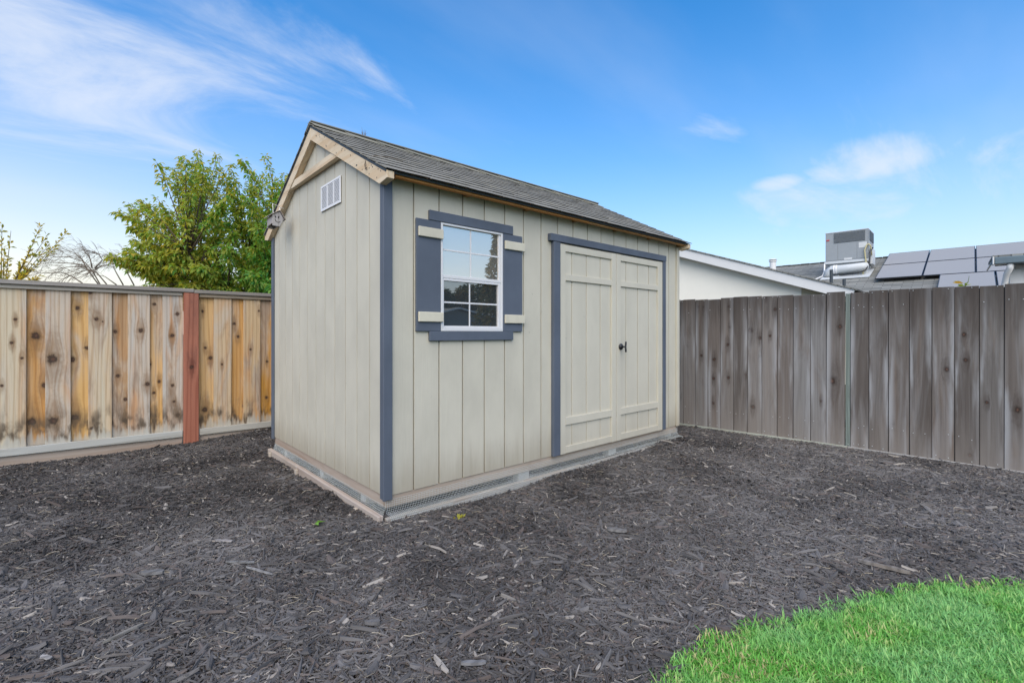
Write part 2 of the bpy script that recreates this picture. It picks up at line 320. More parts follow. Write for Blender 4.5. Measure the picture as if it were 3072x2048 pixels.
# ------------------------------------------------------------------ mesh helpers
class MB:
    def __init__(s): s.v, s.f = [], []
    def add(s, vs_, fs):
        o = len(s.v); s.v += [tuple(v) for v in vs_]; s.f += [tuple(i + o for i in f) for f in fs]; return s
    def box(s, x0, x1, y0, y1, z0, z1):
        return s.add([(x0,y0,z0),(x1,y0,z0),(x1,y1,z0),(x0,y1,z0),(x0,y0,z1),(x1,y0,z1),(x1,y1,z1),(x0,y1,z1)],
                     [(0,3,2,1),(4,5,6,7),(0,1,5,4),(1,2,6,5),(2,3,7,6),(3,0,4,7)])
    def prism(s, pts, off):
        """Extrude a planar polygon (list of 3D points) by the vector off."""
        n = len(pts); off = Vector(off)
        vs_ = [Vector(p) for p in pts] + [Vector(p) + off for p in pts]
        return s.add(vs_, [tuple(range(n - 1, -1, -1)), tuple(range(n, 2 * n))] + [(i, (i + 1) % n, n + (i + 1) % n, n + i) for i in range(n)])
    def tube(s, pts, r, seg=6, r1=None, cap=True):
        pts = [Vector(p) for p in pts]; o = len(s.v); n = len(pts); up = None
        for i, p in enumerate(pts):
            d = (pts[min(i + 1, n - 1)] - pts[max(i - 1, 0)]).normalized()
            a = d.cross(Vector((0, 0, 1)) if abs(d.z) < 0.95 else Vector((1, 0, 0))).normalized()
            if up is not None and a.dot(up) < 0: a = -a
            up = a; b = d.cross(a); rr = r if r1 is None else r + (r1 - r) * i / (n - 1)
            for k in range(seg):
                t = 2 * math.pi * k / seg; s.v.append(tuple(p + (a * math.cos(t) + b * math.sin(t)) * rr))
        for i in range(n - 1):
            for k in range(seg):
                s.f.append((o + i*seg + k, o + i*seg + (k+1) % seg, o + (i+1)*seg + (k+1) % seg, o + (i+1)*seg + k))
        if cap: s.f.append(tuple(o + k for k in range(seg))[::-1]); s.f.append(tuple(o + (n-1)*seg + k for k in range(seg)))
        return s
    def mesh(s, name, bevel=0.0, smooth=False):
        me = bpy.data.meshes.new(name); me.from_pydata(s.v, [], s.f)
        bm = bmesh.new(); bm.from_mesh(me); bmesh.ops.recalc_face_normals(bm, faces=bm.faces)
        if bevel: bmesh.ops.bevel(bm, geom=bm.edges[:], offset=bevel, segments=1, affect='EDGES', clamp_overlap=True)
        bm.to_mesh(me); bm.free()
        if smooth:
            for p in me.polygons: p.use_smooth = True
        return me
FR = {}      # object -> its matrix in the frame of its root
def link(name, me, m, parent=None, at=(0, 0, 0), rot=None, color=None):
    """Link one mesh object; at/rot are given in the frame of the root thing."""
    o = bpy.data.objects.new(name, me); col.objects.link(o)
    if me is not None and m is not None and not me.materials: me.materials.append(M[m] if isinstance(m, str) else m)
    mt = Matrix.Translation(at) @ (rot.to_4x4() if rot is not None else Matrix.Identity(4))
    if parent is not None:
        o.parent = parent
        o.matrix_basis = FR.get(parent, Matrix.Identity(4)).inverted() @ mt
        FR[o] = mt
    else:
        o.matrix_basis = mt; FR[o] = Matrix.Identity(4)
    if color: o.color = tuple(color) + (1,)
    return o
def box(name, x0, x1, y0, y1, z0, z1, m, parent=None, bevel=0.0015, color=None):
    c = ((x0+x1)/2, (y0+y1)/2, (z0+z1)/2); a, b, d = (x1-x0)/2, (y1-y0)/2, (z1-z0)/2
    return link(name, MB().box(-a, a, -b, b, -d, d).mesh(name, bevel), m, parent, c, color=color)
def poly(name, pts, off, m, parent=None, bevel=0.001, color=None):
    c = sum((Vector(p) for p in pts), Vector()) / len(pts) + Vector(off) / 2
    return link(name, MB().prism([Vector(p) - c for p in pts], off).mesh(name, bevel), m, parent, c, color=color)
def thing(name, label, cat, loc=(0, 0, 0), rz=0.0, group=None, me=None, m=None):
    o = bpy.data.objects.new(name, me); col.objects.link(o); o.location = loc; o.rotation_euler = (0, 0, rz)
    o['label'] = label; o['category'] = cat; FR[o] = Matrix.Identity(4)
    if group: o['group'] = group
    if me is not None and m is not None: me.materials.append(M[m] if isinstance(m, str) else m)
    return o
def tag(o, label, cat, group=None):
    o['label'] = label; o['category'] = cat
    if group: o['group'] = group
    return o
def jit(a): return random.uniform(-a, a)

# ------------------------------------------------------------------ ground
def lerp_table(tab, x):
    if x <= tab[0][0]: return tab[0][1]
    for (a, b), (c, d) in zip(tab, tab[1:]):
        if x <= c: return b + (d - b) * (x - a) / (c - a)
    return tab[-1][1]
LAWN_EDGE = [(-6, -6.4), (-3.2, -4.6), (-1.6, -3.2), (-0.9, -2.55), (-0.3, -2.08), (0.0, -1.985), (0.2, -1.99), (0.38, -2.02), (0.57, -2.08), (0.74, -2.15), (0.92, -2.23),
             (1.12, -2.28), (1.25, -2.33), (1.32, -2.41), (1.50, -2.48), (1.64, -2.59), (1.76, -2.70), (1.90, -2.78), (2.02, -2.84), (2.6, -3.02), (3.6, -3.3), (5.2, -3.6)]
FRONT_FOOT = [(-0.3, -0.165), (-0.05, -0.150), (0.15, -0.160), (0.32, -0.160), (0.51, -0.175), (0.92, -0.182), (1.14, -0.180), (1.38, -0.158), (1.75, -0.156), (2.17, -0.160), (2.5, -0.150), (2.87, -0.152), (3.2, -0.122), (3.55, -0.135), (3.9, -0.16)]
SIDE_FOOT = [(-0.3, -0.165), (-0.02, -0.155), (0.26, -0.150), (0.47, -0.165), (0.71, -0.142), (0.91, -0.175), (1.17, -0.165), (1.42, -0.198), (1.66, -0.165), (2.02, -0.176), (2.41, -0.184), (2.7, -0.17)]
BACK_FOOT = [(-3.5, -0.19), (-1.96, -0.172), (-1.34, -0.187), (-0.67, -0.172), (0.17, -0.108), (1.0, -0.12), (4.5, -0.15)]
def sstep(a, b, x):
    t = max(0, min(1, (x - a) / (b - a))); return t * t * (3 - 2 * t)
def mulch_z(x, y):
    z = -0.168 + 0.016 * noise.noise((x * 1.3, y * 1.3, 0)) + 0.010 * noise.noise((x * 4.1, y * 4.1, 3)) + 0.006 * noise.noise((x * 11, y * 11, 7))
    if y < 0.1:
        w = (1 - sstep(0.05, 0.55, abs(min(0, y + 0.07)))) * sstep(-0.35, -0.02, x) * (1 - sstep(3.7, 4.1, x))
        z += (lerp_table(FRONT_FOOT, x) - z) * w * 0.9
    if x < 0.1:
        w = (1 - sstep(0.03, 0.5, abs(min(0, x + 0.075)))) * sstep(-0.35, 0.0, y) * (1 - sstep(2.4, 2.9, y))
        z += (lerp_table(SIDE_FOOT, y) - z) * w * 0.9
    w = sstep(2.6, 3.4, y); z += (lerp_table(BACK_FOOT, x) - z) * w * 0.85
    w = sstep(3.9, 4.5, x); z += (-0.195 - z) * w * 0.85
    z -= 0.035 * math.exp(-(((x + 1.35) / 0.35) ** 2 + ((y - 0.5) / 0.3) ** 2))
    z += 0.03 * math.exp(-(((x + 1.5) / 0.5) ** 2 + ((y - 1.1) / 0.35) ** 2))
    return z
def edge_y(x): return lerp_table(LAWN_EDGE, x) + 0.008

gm = NT('bare_earth')
gv = gm.vec((1, 1, 1), False)
gm.bump(gm.noise(gv, 30, 5), 0.4, 0.02)
ground_m = gm.fin(gm.mix(gm.noise(gv, 1.2, 6), (0.10, 0.085, 0.06), (0.16, 0.14, 0.10)), 0.95, 0.1)
g = link('ground', MB().add([(-900, -900, -0.3), (900, -900, -0.3), (900, 900, -0.3), (-900, 900, -0.3)], [(0, 1, 2, 3)]).mesh('ground'), ground_m)
g['kind'] = 'structure'

def chip_material():
    t = NT('mulch_chips')
    oi = t.N('ShaderNodeObjectInfo'); r = oi.outputs['Random']
    geo = t.N('ShaderNodeNewGeometry'); sp = t.N('ShaderNodeSeparateXYZ'); t.l.new(geo.outputs['Position'], sp.inputs[0])
    patch = t.N('ShaderNodeTexNoise'); t.l.new(geo.outputs['Position'], patch.inputs['Vector']); patch.inputs['Scale'].default_value = 1.3; patch.inputs['Detail'].default_value = 5
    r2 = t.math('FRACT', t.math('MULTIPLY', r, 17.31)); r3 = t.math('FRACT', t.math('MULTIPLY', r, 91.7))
    # fresh dyed chips are nearly black, sun-faded ones grey; the lift towards the open yard is partly weathering, partly light painted in
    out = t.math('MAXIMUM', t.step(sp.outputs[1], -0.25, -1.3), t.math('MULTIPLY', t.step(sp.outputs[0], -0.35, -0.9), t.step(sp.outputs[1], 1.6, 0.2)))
    fade_light = t.math('ADD', t.math('MULTIPLY', out, 0.30), t.math('ADD', t.step(patch.outputs['Fac'], 0.36, 0.64, -0.12, 0.26), t.math('MULTIPLY', r, 0.5)))
    c = t.mix(fade_light, (0.020, 0.0185, 0.018), (0.165, 0.158, 0.154))
    c = t.mix(t.math('MULTIPLY', t.step(r2, 0.82, 0.86), 0.6), c, (0.115, 0.088, 0.075))
    c = t.mix(t.math('MULTIPLY', t.step(r3, 0.965, 0.975), 0.8), c, (0.36, 0.33, 0.29))
    f = t.noise(t.vec((9, 160, 160)), 1.0, 3)
    c = t.mix(t.math('MULTIPLY', t.step(f, 0.45, 0.75), 0.4), c, (0.03, 0.03, 0.033))
    t.bump(f, 0.3, 0.002)
    return t.fin(c, 0.75, 0.35)
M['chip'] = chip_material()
def bed_material():
    t = NT('mulch_bed'); geo = t.N('ShaderNodeNewGeometry')
    n = t.N('ShaderNodeTexNoise'); t.l.new(geo.outputs['Position'], n.inputs['Vector']); n.inputs['Scale'].default_value = 60; n.inputs['Detail'].default_value = 5
    t.bump(n.outputs['Fac'], 0.9, 0.02)
    return t.fin(t.mix(n.outputs['Fac'], (0.012, 0.011, 0.011), (0.04, 0.038, 0.038)), 0.95, 0.1)
M['bed'] = bed_material()
def grid_sheet(name, xs, ys, zf, keep=None, attr=None):
    nx, ny = len(xs), len(ys)
    vs_ = [(x, y, zf(x, y)) for y in ys for x in xs]
    fs = []
    for j in range(ny - 1):
        for i in range(nx - 1):
            cx, cy = (xs[i] + xs[i+1]) / 2, (ys[j] + ys[j+1]) / 2
            if keep is None or keep(cx, cy): fs.append((j*nx + i, j*nx + i + 1, (j+1)*nx + i + 1, (j+1)*nx + i))
    me = bpy.data.meshes.new(name); me.from_pydata(vs_, [], fs)
    if attr:
        a = me.attributes.new('dens', 'FLOAT', 'POINT'); a.data.foreach_set('value', [attr(x, y) for x, y, z in vs_])
    for p in me.polygons: p.use_smooth = True
    return me
def rng(a, b, st): return [a + (b - a) * i / max(1, round((b - a) / st)) for i in range(max(1, round((b - a) / st)) + 1)]
CAM2 = Vector((-1.454, -2.870)); FW2 = Vector((0.6648, 0.7470))
def view_dist(x, y):
    d = Vector((x, y)) - CAM2; return d.dot(FW2), abs(d.dot(Vector((0.747, -0.6648))))
def mulch_dens(x, y):
    if 0.02 < x < 3.6 and 0.02 < y < 2.4: return 0.0
    e = edge_y(x)
    if y < e - 0.10: return 0.0
    f = 1.0
    z, l = view_dist(x, y)
    if z < 0.6 or l > z * 1.35 + 0.6: f = 0.12
    return f / (1 + max(0, z - 2.2) * 0.42)
mulch_me = grid_sheet('mulch', rng(-4.2, 4.75, 0.05), rng(-4.6, 3.52, 0.05), mulch_z, lambda x, y: y > edge_y(x) - 0.14 and x - 4.62 < -0.0787 * y + 0.03, mulch_dens)

def chip_mesh(L, w, h, seed):
    rnd = random.Random(seed); n = 4; vs_, fs = [], []
    bend = rnd.uniform(-0.12, 0.12) * L; tw = rnd.uniform(-0.5, 0.5)
    for i in range(n):
        t = i / (n - 1) - 0.5
        ww = w * (0.5 if i in (0, n - 1) else 1.0) * rnd.uniform(0.75, 1.1)
        zc_ = bend * (t * t * 4 - 0.5) * 0.6; a = tw * t
        for sx, sz in ((-1, 0), (-0.35, 1), (0.4, 0.9), (1, 0)):
            yy = sx * ww / 2; zz = sz * h * rnd.uniform(0.8, 1.1)
            vs_.append((t * L * rnd.uniform(0.95, 1.05), yy * math.cos(a) - zz * math.sin(a), zc_ + yy * math.sin(a) + zz * math.cos(a) - h * 0.3))
    for i in range(n - 1):
        for k in range(3): fs.append((i*4 + k, i*4 + k + 1, (i+1)*4 + k + 1, (i+1)*4 + k))
    fs += [(0, 1, 2, 3), ((n-1)*4 + 3, (n-1)*4 + 2, (n-1)*4 + 1, (n-1)*4)]
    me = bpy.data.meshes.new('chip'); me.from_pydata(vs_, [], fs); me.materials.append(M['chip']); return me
def proto_collection(name, meshes):
    c = bpy.data.collections.new(name)
    for i, me in enumerate(meshes):
        o = bpy.data.objects.new(name + '_piece', me); c.objects.link(o)
    return c
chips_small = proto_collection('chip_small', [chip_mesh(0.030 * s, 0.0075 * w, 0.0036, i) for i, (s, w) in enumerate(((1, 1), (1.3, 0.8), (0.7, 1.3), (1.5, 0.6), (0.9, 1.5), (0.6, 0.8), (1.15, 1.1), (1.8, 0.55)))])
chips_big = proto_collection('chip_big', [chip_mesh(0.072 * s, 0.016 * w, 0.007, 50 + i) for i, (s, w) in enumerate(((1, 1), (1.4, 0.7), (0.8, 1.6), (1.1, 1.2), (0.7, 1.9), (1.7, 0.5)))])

M['straw'] = plain('straw_fibre', (0.42, 0.37, 0.28), 0.8, 0.2, var=0.2)
def straw_mesh(seed):
    rnd = random.Random(seed); a = rnd.uniform(-1, 1) * 0.012
    me = MB().tube([(-0.03, 0, 0), (-0.01, a, 0.003), (0.012, a * 0.4, 0.004), (0.03, -a, 0)], 0.0012, 3, 0.0007).mesh('straw'); me.materials.append(M['straw']); return me
straws = proto_collection('straw', [straw_mesh(i) for i in range(5)])
def scatter_tree(name, layers, base_mat):
    """layers: (collection, density, tilt, scale_lo, scale_hi, seed, lift)"""
    ng = bpy.data.node_groups.new(name, 'GeometryNodeTree')
    ng.interface.new_socket('Geometry', in_out='INPUT', socket_type='NodeSocketGeometry')
    ng.interface.new_socket('Geometry', in_out='OUTPUT', socket_type='NodeSocketGeometry')
    n, l = ng.nodes, ng.links
    gi, go = n.new('NodeGroupInput'), n.new('NodeGroupOutput')
    j = n.new('GeometryNodeJoinGeometry'); l.new(j.outputs[0], go.inputs[0]); l.new(gi.outputs[0], j.inputs[0])
    for coll, dens, tilt, lo, hi, seed, lift in layers:
        dp = n.new('GeometryNodeDistributePointsOnFaces'); l.new(gi.outputs[0], dp.inputs['Mesh'])
        na = n.new('GeometryNodeInputNamedAttribute'); na.data_type = 'FLOAT'; na.inputs['Name'].default_value = 'dens'
        mu = n.new('ShaderNodeMath'); mu.operation = 'MULTIPLY'; mu.inputs[1].default_value = dens
        l.new(na.outputs['Attribute'], mu.inputs[0]); l.new(mu.outputs[0], dp.inputs['Density']); dp.inputs['Seed'].default_value = seed
        ci = n.new('GeometryNodeCollectionInfo'); ci.inputs['Collection'].default_value = coll
        ci.inputs['Separate Children'].default_value = True; ci.inputs['Reset Children'].default_value = True
        ip = n.new('GeometryNodeInstanceOnPoints'); l.new(dp.outputs['Points'], ip.inputs['Points']); l.new(ci.outputs[0], ip.inputs['Instance'])
        ip.inputs['Pick Instance'].default_value = True
        rv = n.new('FunctionNodeRandomValue'); rv.data_type = 'FLOAT_VECTOR'; rv.inputs['Seed'].default_value = seed + 1
        rv.inputs[0].default_value = (-tilt, -tilt, -math.pi); rv.inputs[1].default_value = (tilt, tilt, math.pi)
        l.new(rv.outputs[0], ip.inputs['Rotation'])
        rs = n.new('FunctionNodeRandomValue'); rs.data_type = 'FLOAT'; rs.inputs['Seed'].default_value = seed + 2
        rs.inputs[2].default_value = lo; rs.inputs[3].default_value = hi; l.new(rs.outputs[1], ip.inputs['Scale'])
        sp = n.new('GeometryNodeSetPosition'); l.new(ip.outputs[0], sp.inputs['Geometry'])
        ro = n.new('FunctionNodeRandomValue'); ro.data_type = 'FLOAT_VECTOR'; ro.inputs['Seed'].default_value = seed + 3
        ro.inputs[0].default_value = (0, 0, 0); ro.inputs[1].default_value = (0, 0, lift); l.new(ro.outputs[0], sp.inputs['Offset'])
        l.new(sp.outputs[0], j.inputs[0])
    return ng
def add_scatter(o, ng):
    md = o.modifiers.new('scatter', 'NODES'); md.node_group = ng
mulch = link('mulch', mulch_me, 'bed'); mulch['kind'] = 'stuff'
tag(mulch, 'dark grey shredded bark mulch spread over the yard around the shed', 'mulch')
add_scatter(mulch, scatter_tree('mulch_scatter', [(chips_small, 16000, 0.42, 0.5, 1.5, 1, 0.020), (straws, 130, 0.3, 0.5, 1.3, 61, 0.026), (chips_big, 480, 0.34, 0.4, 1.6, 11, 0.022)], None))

# lawn
def grass_material():
    t = NT('grass_blades'); oi = t.N('ShaderNodeObjectInfo'); r = oi.outputs['Random']
    at = t.N('ShaderNodeAttribute', attribute_type='GEOMETRY', attribute_name='tone'); sp = t.N('ShaderNodeSeparateXYZ'); t.l.new(at.outputs['Vector'], sp.inputs[0])
    geo = t.N('ShaderNodeNewGeometry')
    pn = t.N('ShaderNodeTexNoise'); t.l.new(geo.outputs['Position'], pn.inputs['Vector']); pn.inputs['Scale'].default_value = 3.2; pn.inputs['Detail'].default_value = 3
    c = t.mix(sp.outputs[0], (0.09, 0.36, 0.04), (0.31, 0.66, 0.13))
    c = t.mix(t.step(pn.outputs['Fac'], 0.42, 0.66, 0.0, 0.45), c, (0.34, 0.62, 0.30))
    dry = t.math('MULTIPLY', t.step(sp.outputs[1], 0.80, 0.84), t.step(pn.outputs['Fac'], 0.55, 0.40, 0.2, 0.95))
    c = t.mix(dry, c, (0.55, 0.48, 0.24))
    d = t.bsdf; t.l.new(c, d.inputs['Base Color']); d.inputs['Roughness'].default_value = 0.5; d.inputs['Specular IOR Level'].default_value = 0.35
    tr = t.N('ShaderNodeBsdfTranslucent'); t.l.new(c, tr.inputs['Color'])
    mx = t.N('ShaderNodeMixShader'); mx.inputs[0].default_value = 0.3
    t.l.new(d.outputs[0], mx.inputs[1]); t.l.new(tr.outputs[0], mx.inputs[2]); t.l.new(mx.outputs[0], t.out.inputs[0])
    return t.m
M['grass'] = grass_material()
def tuft_mesh(seed, nb=11):
    rnd = random.Random(seed); vs_, fs, tn = [], [], []
    for b in range(nb):
        a = rnd.uniform(0, 6.283); L = rnd.uniform(0.018, 0.046); w = rnd.uniform(0.0014, 0.0026)
        lean = rnd.uniform(0.35, 1.4); bx, by = rnd.gauss(0, 0.012), rnd.gauss(0, 0.012)
        dx, dy = math.cos(a), math.sin(a); px_, py_ = -dy, dx; o = len(vs_); tone = (rnd.random(), rnd.random(), 0)
        pts = []; x, y, z, ang = bx, by, -0.004, math.radians(rnd.uniform(5, 45))
        for k in range(4):
            pts.append((x, y, z)); st = L / 3
            x += dx * st * math.sin(ang); y += dy * st * math.sin(ang); z += st * math.cos(ang); ang += lean / 2.2
        for k, p in enumerate(pts):
            ww = w * (1.0, 0.95, 0.7, 0.0)[k]
            if k < 3: vs_ += [(p[0] - px_*ww, p[1] - py_*ww, p[2]), (p[0] + px_*ww, p[1] + py_*ww, p[2])]; tn += [tone, tone]
            else: vs_.append(p); tn.append(tone)
        fs += [(o, o+1, o+3, o+2), (o+2, o+3, o+5, o+4), (o+4, o+5, o+6)]
    me = bpy.data.meshes.new('tuft'); me.from_pydata(vs_, [], fs); me.materials.append(M['grass'])
    at = me.attributes.new('tone', 'FLOAT_VECTOR', 'POINT'); at.data.foreach_set('vector', [c for t in tn for c in t])
    for p in me.polygons: p.use_smooth = True
    return me
tufts = proto_collection('grass_tuft', [tuft_mesh(100 + i) for i in range(8)])
def lawn_z(x, y):
    return -0.155 + 0.032 * sstep(0, 0.25, edge_y(x) - y) + 0.010 * noise.noise((x * 2.3, y * 2.3, 5)) + 0.008 * noise.noise((x * 7, y * 7, 9))
def lawn_dens(x, y):
    e = edge_y(x) + 0.045 * noise.noise((x * 9, y * 9, 1))
    if y > e: return 0.0
    z, l = view_dist(x, y)
    return (1.0 if (0.9 < z < 5.5 and l < z * 1.3 + 0.4) else 0.12) * (0.75 + 0.5 * noise.noise((x * 5, y * 5, 2))) * (0.55 + 0.45 * sstep(0, 0.12, e - y))
lawn_me = grid_sheet('lawn', rng(-3.2, 4.9, 0.06), rng(-6.0, -1.9, 0.06), lawn_z, lambda x, y: y < edge_y(x) + 0.05, lawn_dens)
soil = NT('lawn_soil'); soil_m = soil.fin(soil.mix(soil.noise(soil.vec((1, 1, 1), False), 25, 4), (0.02, 0.035, 0.015), (0.04, 0.07, 0.025)), 0.95, 0.1)
lawn = link('grass', lawn_me, soil_m); lawn['kind'] = 'stuff'
tag(lawn, 'bright green lawn grass with a ragged edge against the mulch', 'grass')
add_scatter(lawn, scatter_tree('grass_scatter', [(tufts, 9500, 0.22, 0.75, 1.3, 31, 0.004)], None))

# ------------------------------------------------------------------ shed
shed = thing('garden_shed', 'beige wooden garden shed with slate blue trim, gable roof and double doors', 'shed', (0, 0, 0))
SL, SW, WT = 3.658, 2.438, 2.075        # length, width, wall height
PIT, RZ, RY, EY = 0.525, 2.795, 1.219, -0.14   # roof pitch, ridge height, ridge y, eave y
def roof_z(y): return RZ - PIT * abs(y - RY)
TH = 0.016
GV = 0.0052                               # half groove
xs = [0.0] + [0.2098 + 0.2032 * k for k in range(17)] + [SL]
for i in range(18):
    x0, x1 = xs[i] + (GV if i else 0), xs[i+1] - (GV if i < 17 else 0)
    spans = [(0.0, WT)]
    if i in (2, 3, 4): spans = [(0.0, 1.074), (1.838, WT)]
    elif 8 <= i <= 15: spans = [(1.80, WT)]
    for z0, z1 in spans: box('siding_board', x0, x1, 0.0, TH, z0, z1, 'siding', shed, 0.0007)
box('wall_backing', 0.002, 0.424, TH, 0.024, 0.0, WT, 'siding', shed, 0)
box('wall_backing', 0.984, 1.64, TH, 0.024, 0.0, WT, 'siding', shed, 0)
box('wall_backing', 3.26, SL - 0.002, TH, 0.024, 0.0, WT, 'siding', shed, 0)
box('wall_backing', 0.424, 0.984, TH, 0.024, 0.0, 1.072, 'siding', shed, 0)
box('wall_backing', 0.424, 3.26, TH + 0.001, 0.021, 1.845, WT, 'siding', shed, 0)
# gable wall boards (x = 0), clipped to the slope
ye = [0.0] + [0.2246 + 0.2032 * k for k in range(11)] + [SW]
for xo, nm in ((0.0, 'near'), (SL, 'far')):
    dx = TH if xo == 0 else -TH
    for i in range(12):
        y0, y1 = ye[i] + (GV if i else 0), ye[i+1] - (GV if i < 11 else 0)
        pts = [(xo, y0, 0), (xo, y1, 0), (xo, y1, roof_z(y1) - 0.03)]
        if y0 < RY < y1: pts.append((xo, RY, roof_z(RY) - 0.03))
        pts.append((xo, y0, roof_z(y0) - 0.03))
        poly('siding_board', pts, (dx, 0, 0), 'siding', shed, 0.0007)
    a = TH if xo == 0 else -0.026
    poly('gable_backing', [(xo + a, 0.022, 0), (xo + a, SW - 0.022, 0), (xo + a, SW - 0.022, roof_z(0.022) - 0.05), (xo + a, RY, RZ - 0.05), (xo + a, 0.022, roof_z(0.022) - 0.05)], (0.01, 0, 0), 'siding', shed, 0)
box('back_wall', 0.002, SL - 0.002, SW - 0.022, SW, 0.0, WT, 'siding', shed)
box('floor_deck', 0.03, SL - 0.03, 0.03, SW - 0.03, 0.001, 0.02, 'dark', shed, 0)
# corner trims
box('corner_trim', -0.020, 0.044, -0.020, -0.0005, -0.024, 2.045, 'blue', shed, 0.003)
box('corner_trim', -0.0195, -0.0005, 0.0, 0.034, -0.018, 2.04, 'blue', shed, 0.003)
box('corner_trim', -0.0195, -0.0005, 2.405, 2.462, -0.018, 2.03, 'blue', shed, 0.003)
box('corner_trim', 3.612, 3.664, -0.020, -0.0005, -0.004, 2.045, 'siding', shed, 0.003)
# roof: deck halves with their shingles
pang = math.atan(PIT)
X0, X1 = -0.062, 3.715
slope_len = (RY - EY) / math.cos(pang)
def roof_frame(side):      # local x along ridge, y up the slope, z outward
    if side < 0: return Matrix.Translation((0, EY, roof_z(EY))) @ Matrix.Rotation(pang, 4, 'X')
    return Matrix.Translation((0, 2 * RY - EY, roof_z(EY))) @ Matrix.Rotation(math.pi, 4, 'Z') @ Matrix.Rotation(pang, 4, 'X')
decks = []
for side in (-1, 1):
    fr = roof_frame(side)
    sx0, sx1 = (X0, X1) if side < 0 else (-X1, -X0)
    dk = link('roof_deck', MB().box(sx0 + 0.008, sx1 - 0.008, 0.012, slope_len - 0.004, -0.030, -0.014).mesh('roof_deck', 0.001), 'pipe_dark', shed, fr.to_translation(), fr.to_3x3())
    decks.append((dk, fr, sx0, sx1))
dk, fr, sx0, sx1 = decks[0]
NC = 12; ex = slope_len / NC
def wavy_tab(w, d, seed, th=0.006):
    """one shingle tab: a thin slab, front edge uneven and slightly lifted"""
    rnd = random.Random(seed); n = 4; m_ = MB(); vs_ = []
    for j, (yy, lift) in enumerate(((0, 0.0068), (d, 0.0))):
        for i in range(n + 1):
            x = w * i / n; yv = yy + (rnd.uniform(-0.0035, 0.0035) if j == 0 else 0); zl = lift + (rnd.uniform(-0.001, 0.0015) if j == 0 else 0)
            vs_ += [(x, yv, zl - th), (x, yv, zl)]
    k = 2 * (n + 1)
    fs = []
    for i in range(n):
        a = 2 * i; fs += [(a + 1, a + 3, k + a + 3, k + a + 1), (a, k + a, k + a + 2, a + 2), (a, a + 2, a + 3, a + 1), (k + a, k + a + 1, k + a + 3, k + a + 2)]
    fs += [(0, 1, k + 1, k), (2*n, k + 2*n, k + 2*n + 1, 2*n + 1)]
    me = m_.add(vs_, fs).mesh('shingle'); me.materials.append(M['shingle']); me.materials.append(M['asphalt_edge'])
    for p in me.polygons:
        if p.center.y < 0.004 and abs(p.normal.y) > 0.6: p.material_index = 1
    return me
tabs = {}
def tab_mesh(w, i):
    key = (round(w, 3), i % 4)
    if key not in tabs: tabs[key] = wavy_tab(w - 0.004, ex * 1.32, hash(key) % 999)
    return tabs[key]
for c in range(NC):
    x = sx0 - (0.16 if c % 2 else 0.0) - (0.07 if c % 3 == 1 else 0); i = c
    while x < sx1 - 0.01:
        a, b = max(x, sx0), min(x + 0.318, sx1)
        if b - a > 0.03:
            p = fr @ Vector((a, c * ex - (0.006 if c == 0 else 0), -0.009 + 0.0035 + jit(0.0008)))
            link('shingle', tab_mesh(b - a, i), 'shingle', dk, p, fr.to_3x3())
        x += 0.318; i += random.choice((1, 2, 3))
dk2, fr2, s0, s1 = decks[1]
bs = MB()
for c in range(NC):
    bs.box(s0, s1, c * ex, c * ex + ex * 1.3, -0.013, -0.006 + 0.004)
o = link('shingle_courses', bs.mesh('shingle_courses'), 'shingle', dk2, fr2.to_translation(), fr2.to_3x3()); o['kind'] = 'stuff'
# ridge caps
rc_me = []
for k in range(3):
    m_ = MB(); rnd = random.Random(k); w = 0.125; L = 0.33
    prof = [(-w, -w * PIT * 0.96), (-w * 0.5, -w * 0.5 * PIT * 0.98 + 0.004), (0, 0.006), (w * 0.5, -w * 0.5 * PIT * 0.98 + 0.004), (w, -w * PIT * 0.96)]
    vs_ = [(xx, y, z + lift + rnd.uniform(-0.0015, 0.0015)) for xx, lift in ((0, 0.009), (L * 0.5, 0.004), (L, 0.0)) for y, z in prof]
    vs_ += [(x, y, z - 0.006) for x, y, z in vs_]
    fs = []
    for j in range(2):
        for i in range(4):
            a = j*5 + i; fs += [(a, a + 1, a + 6, a + 5), (a + 15, a + 20, a + 21, a + 16)]
    for i in range(4): fs += [(i, i + 15, i + 16, i + 1), (10 + i, 11 + i, 26 + i, 25 + i)]
    for j in range(2): fs += [(j*5, j*5 + 5, j*5 + 20, j*5 + 15), (j*5 + 4, j*5 + 19, j*5 + 24, j*5 + 9)]
    rc_me.append(m_.add(vs_, fs).mesh('ridge_cap'))
x = X0; k = 0
while x < X1 - 0.05:
    link('ridge_cap', rc_me[k % 3], 'ridge', shed, (x, RY, RZ + 0.002)); x += 0.2875; k += 1
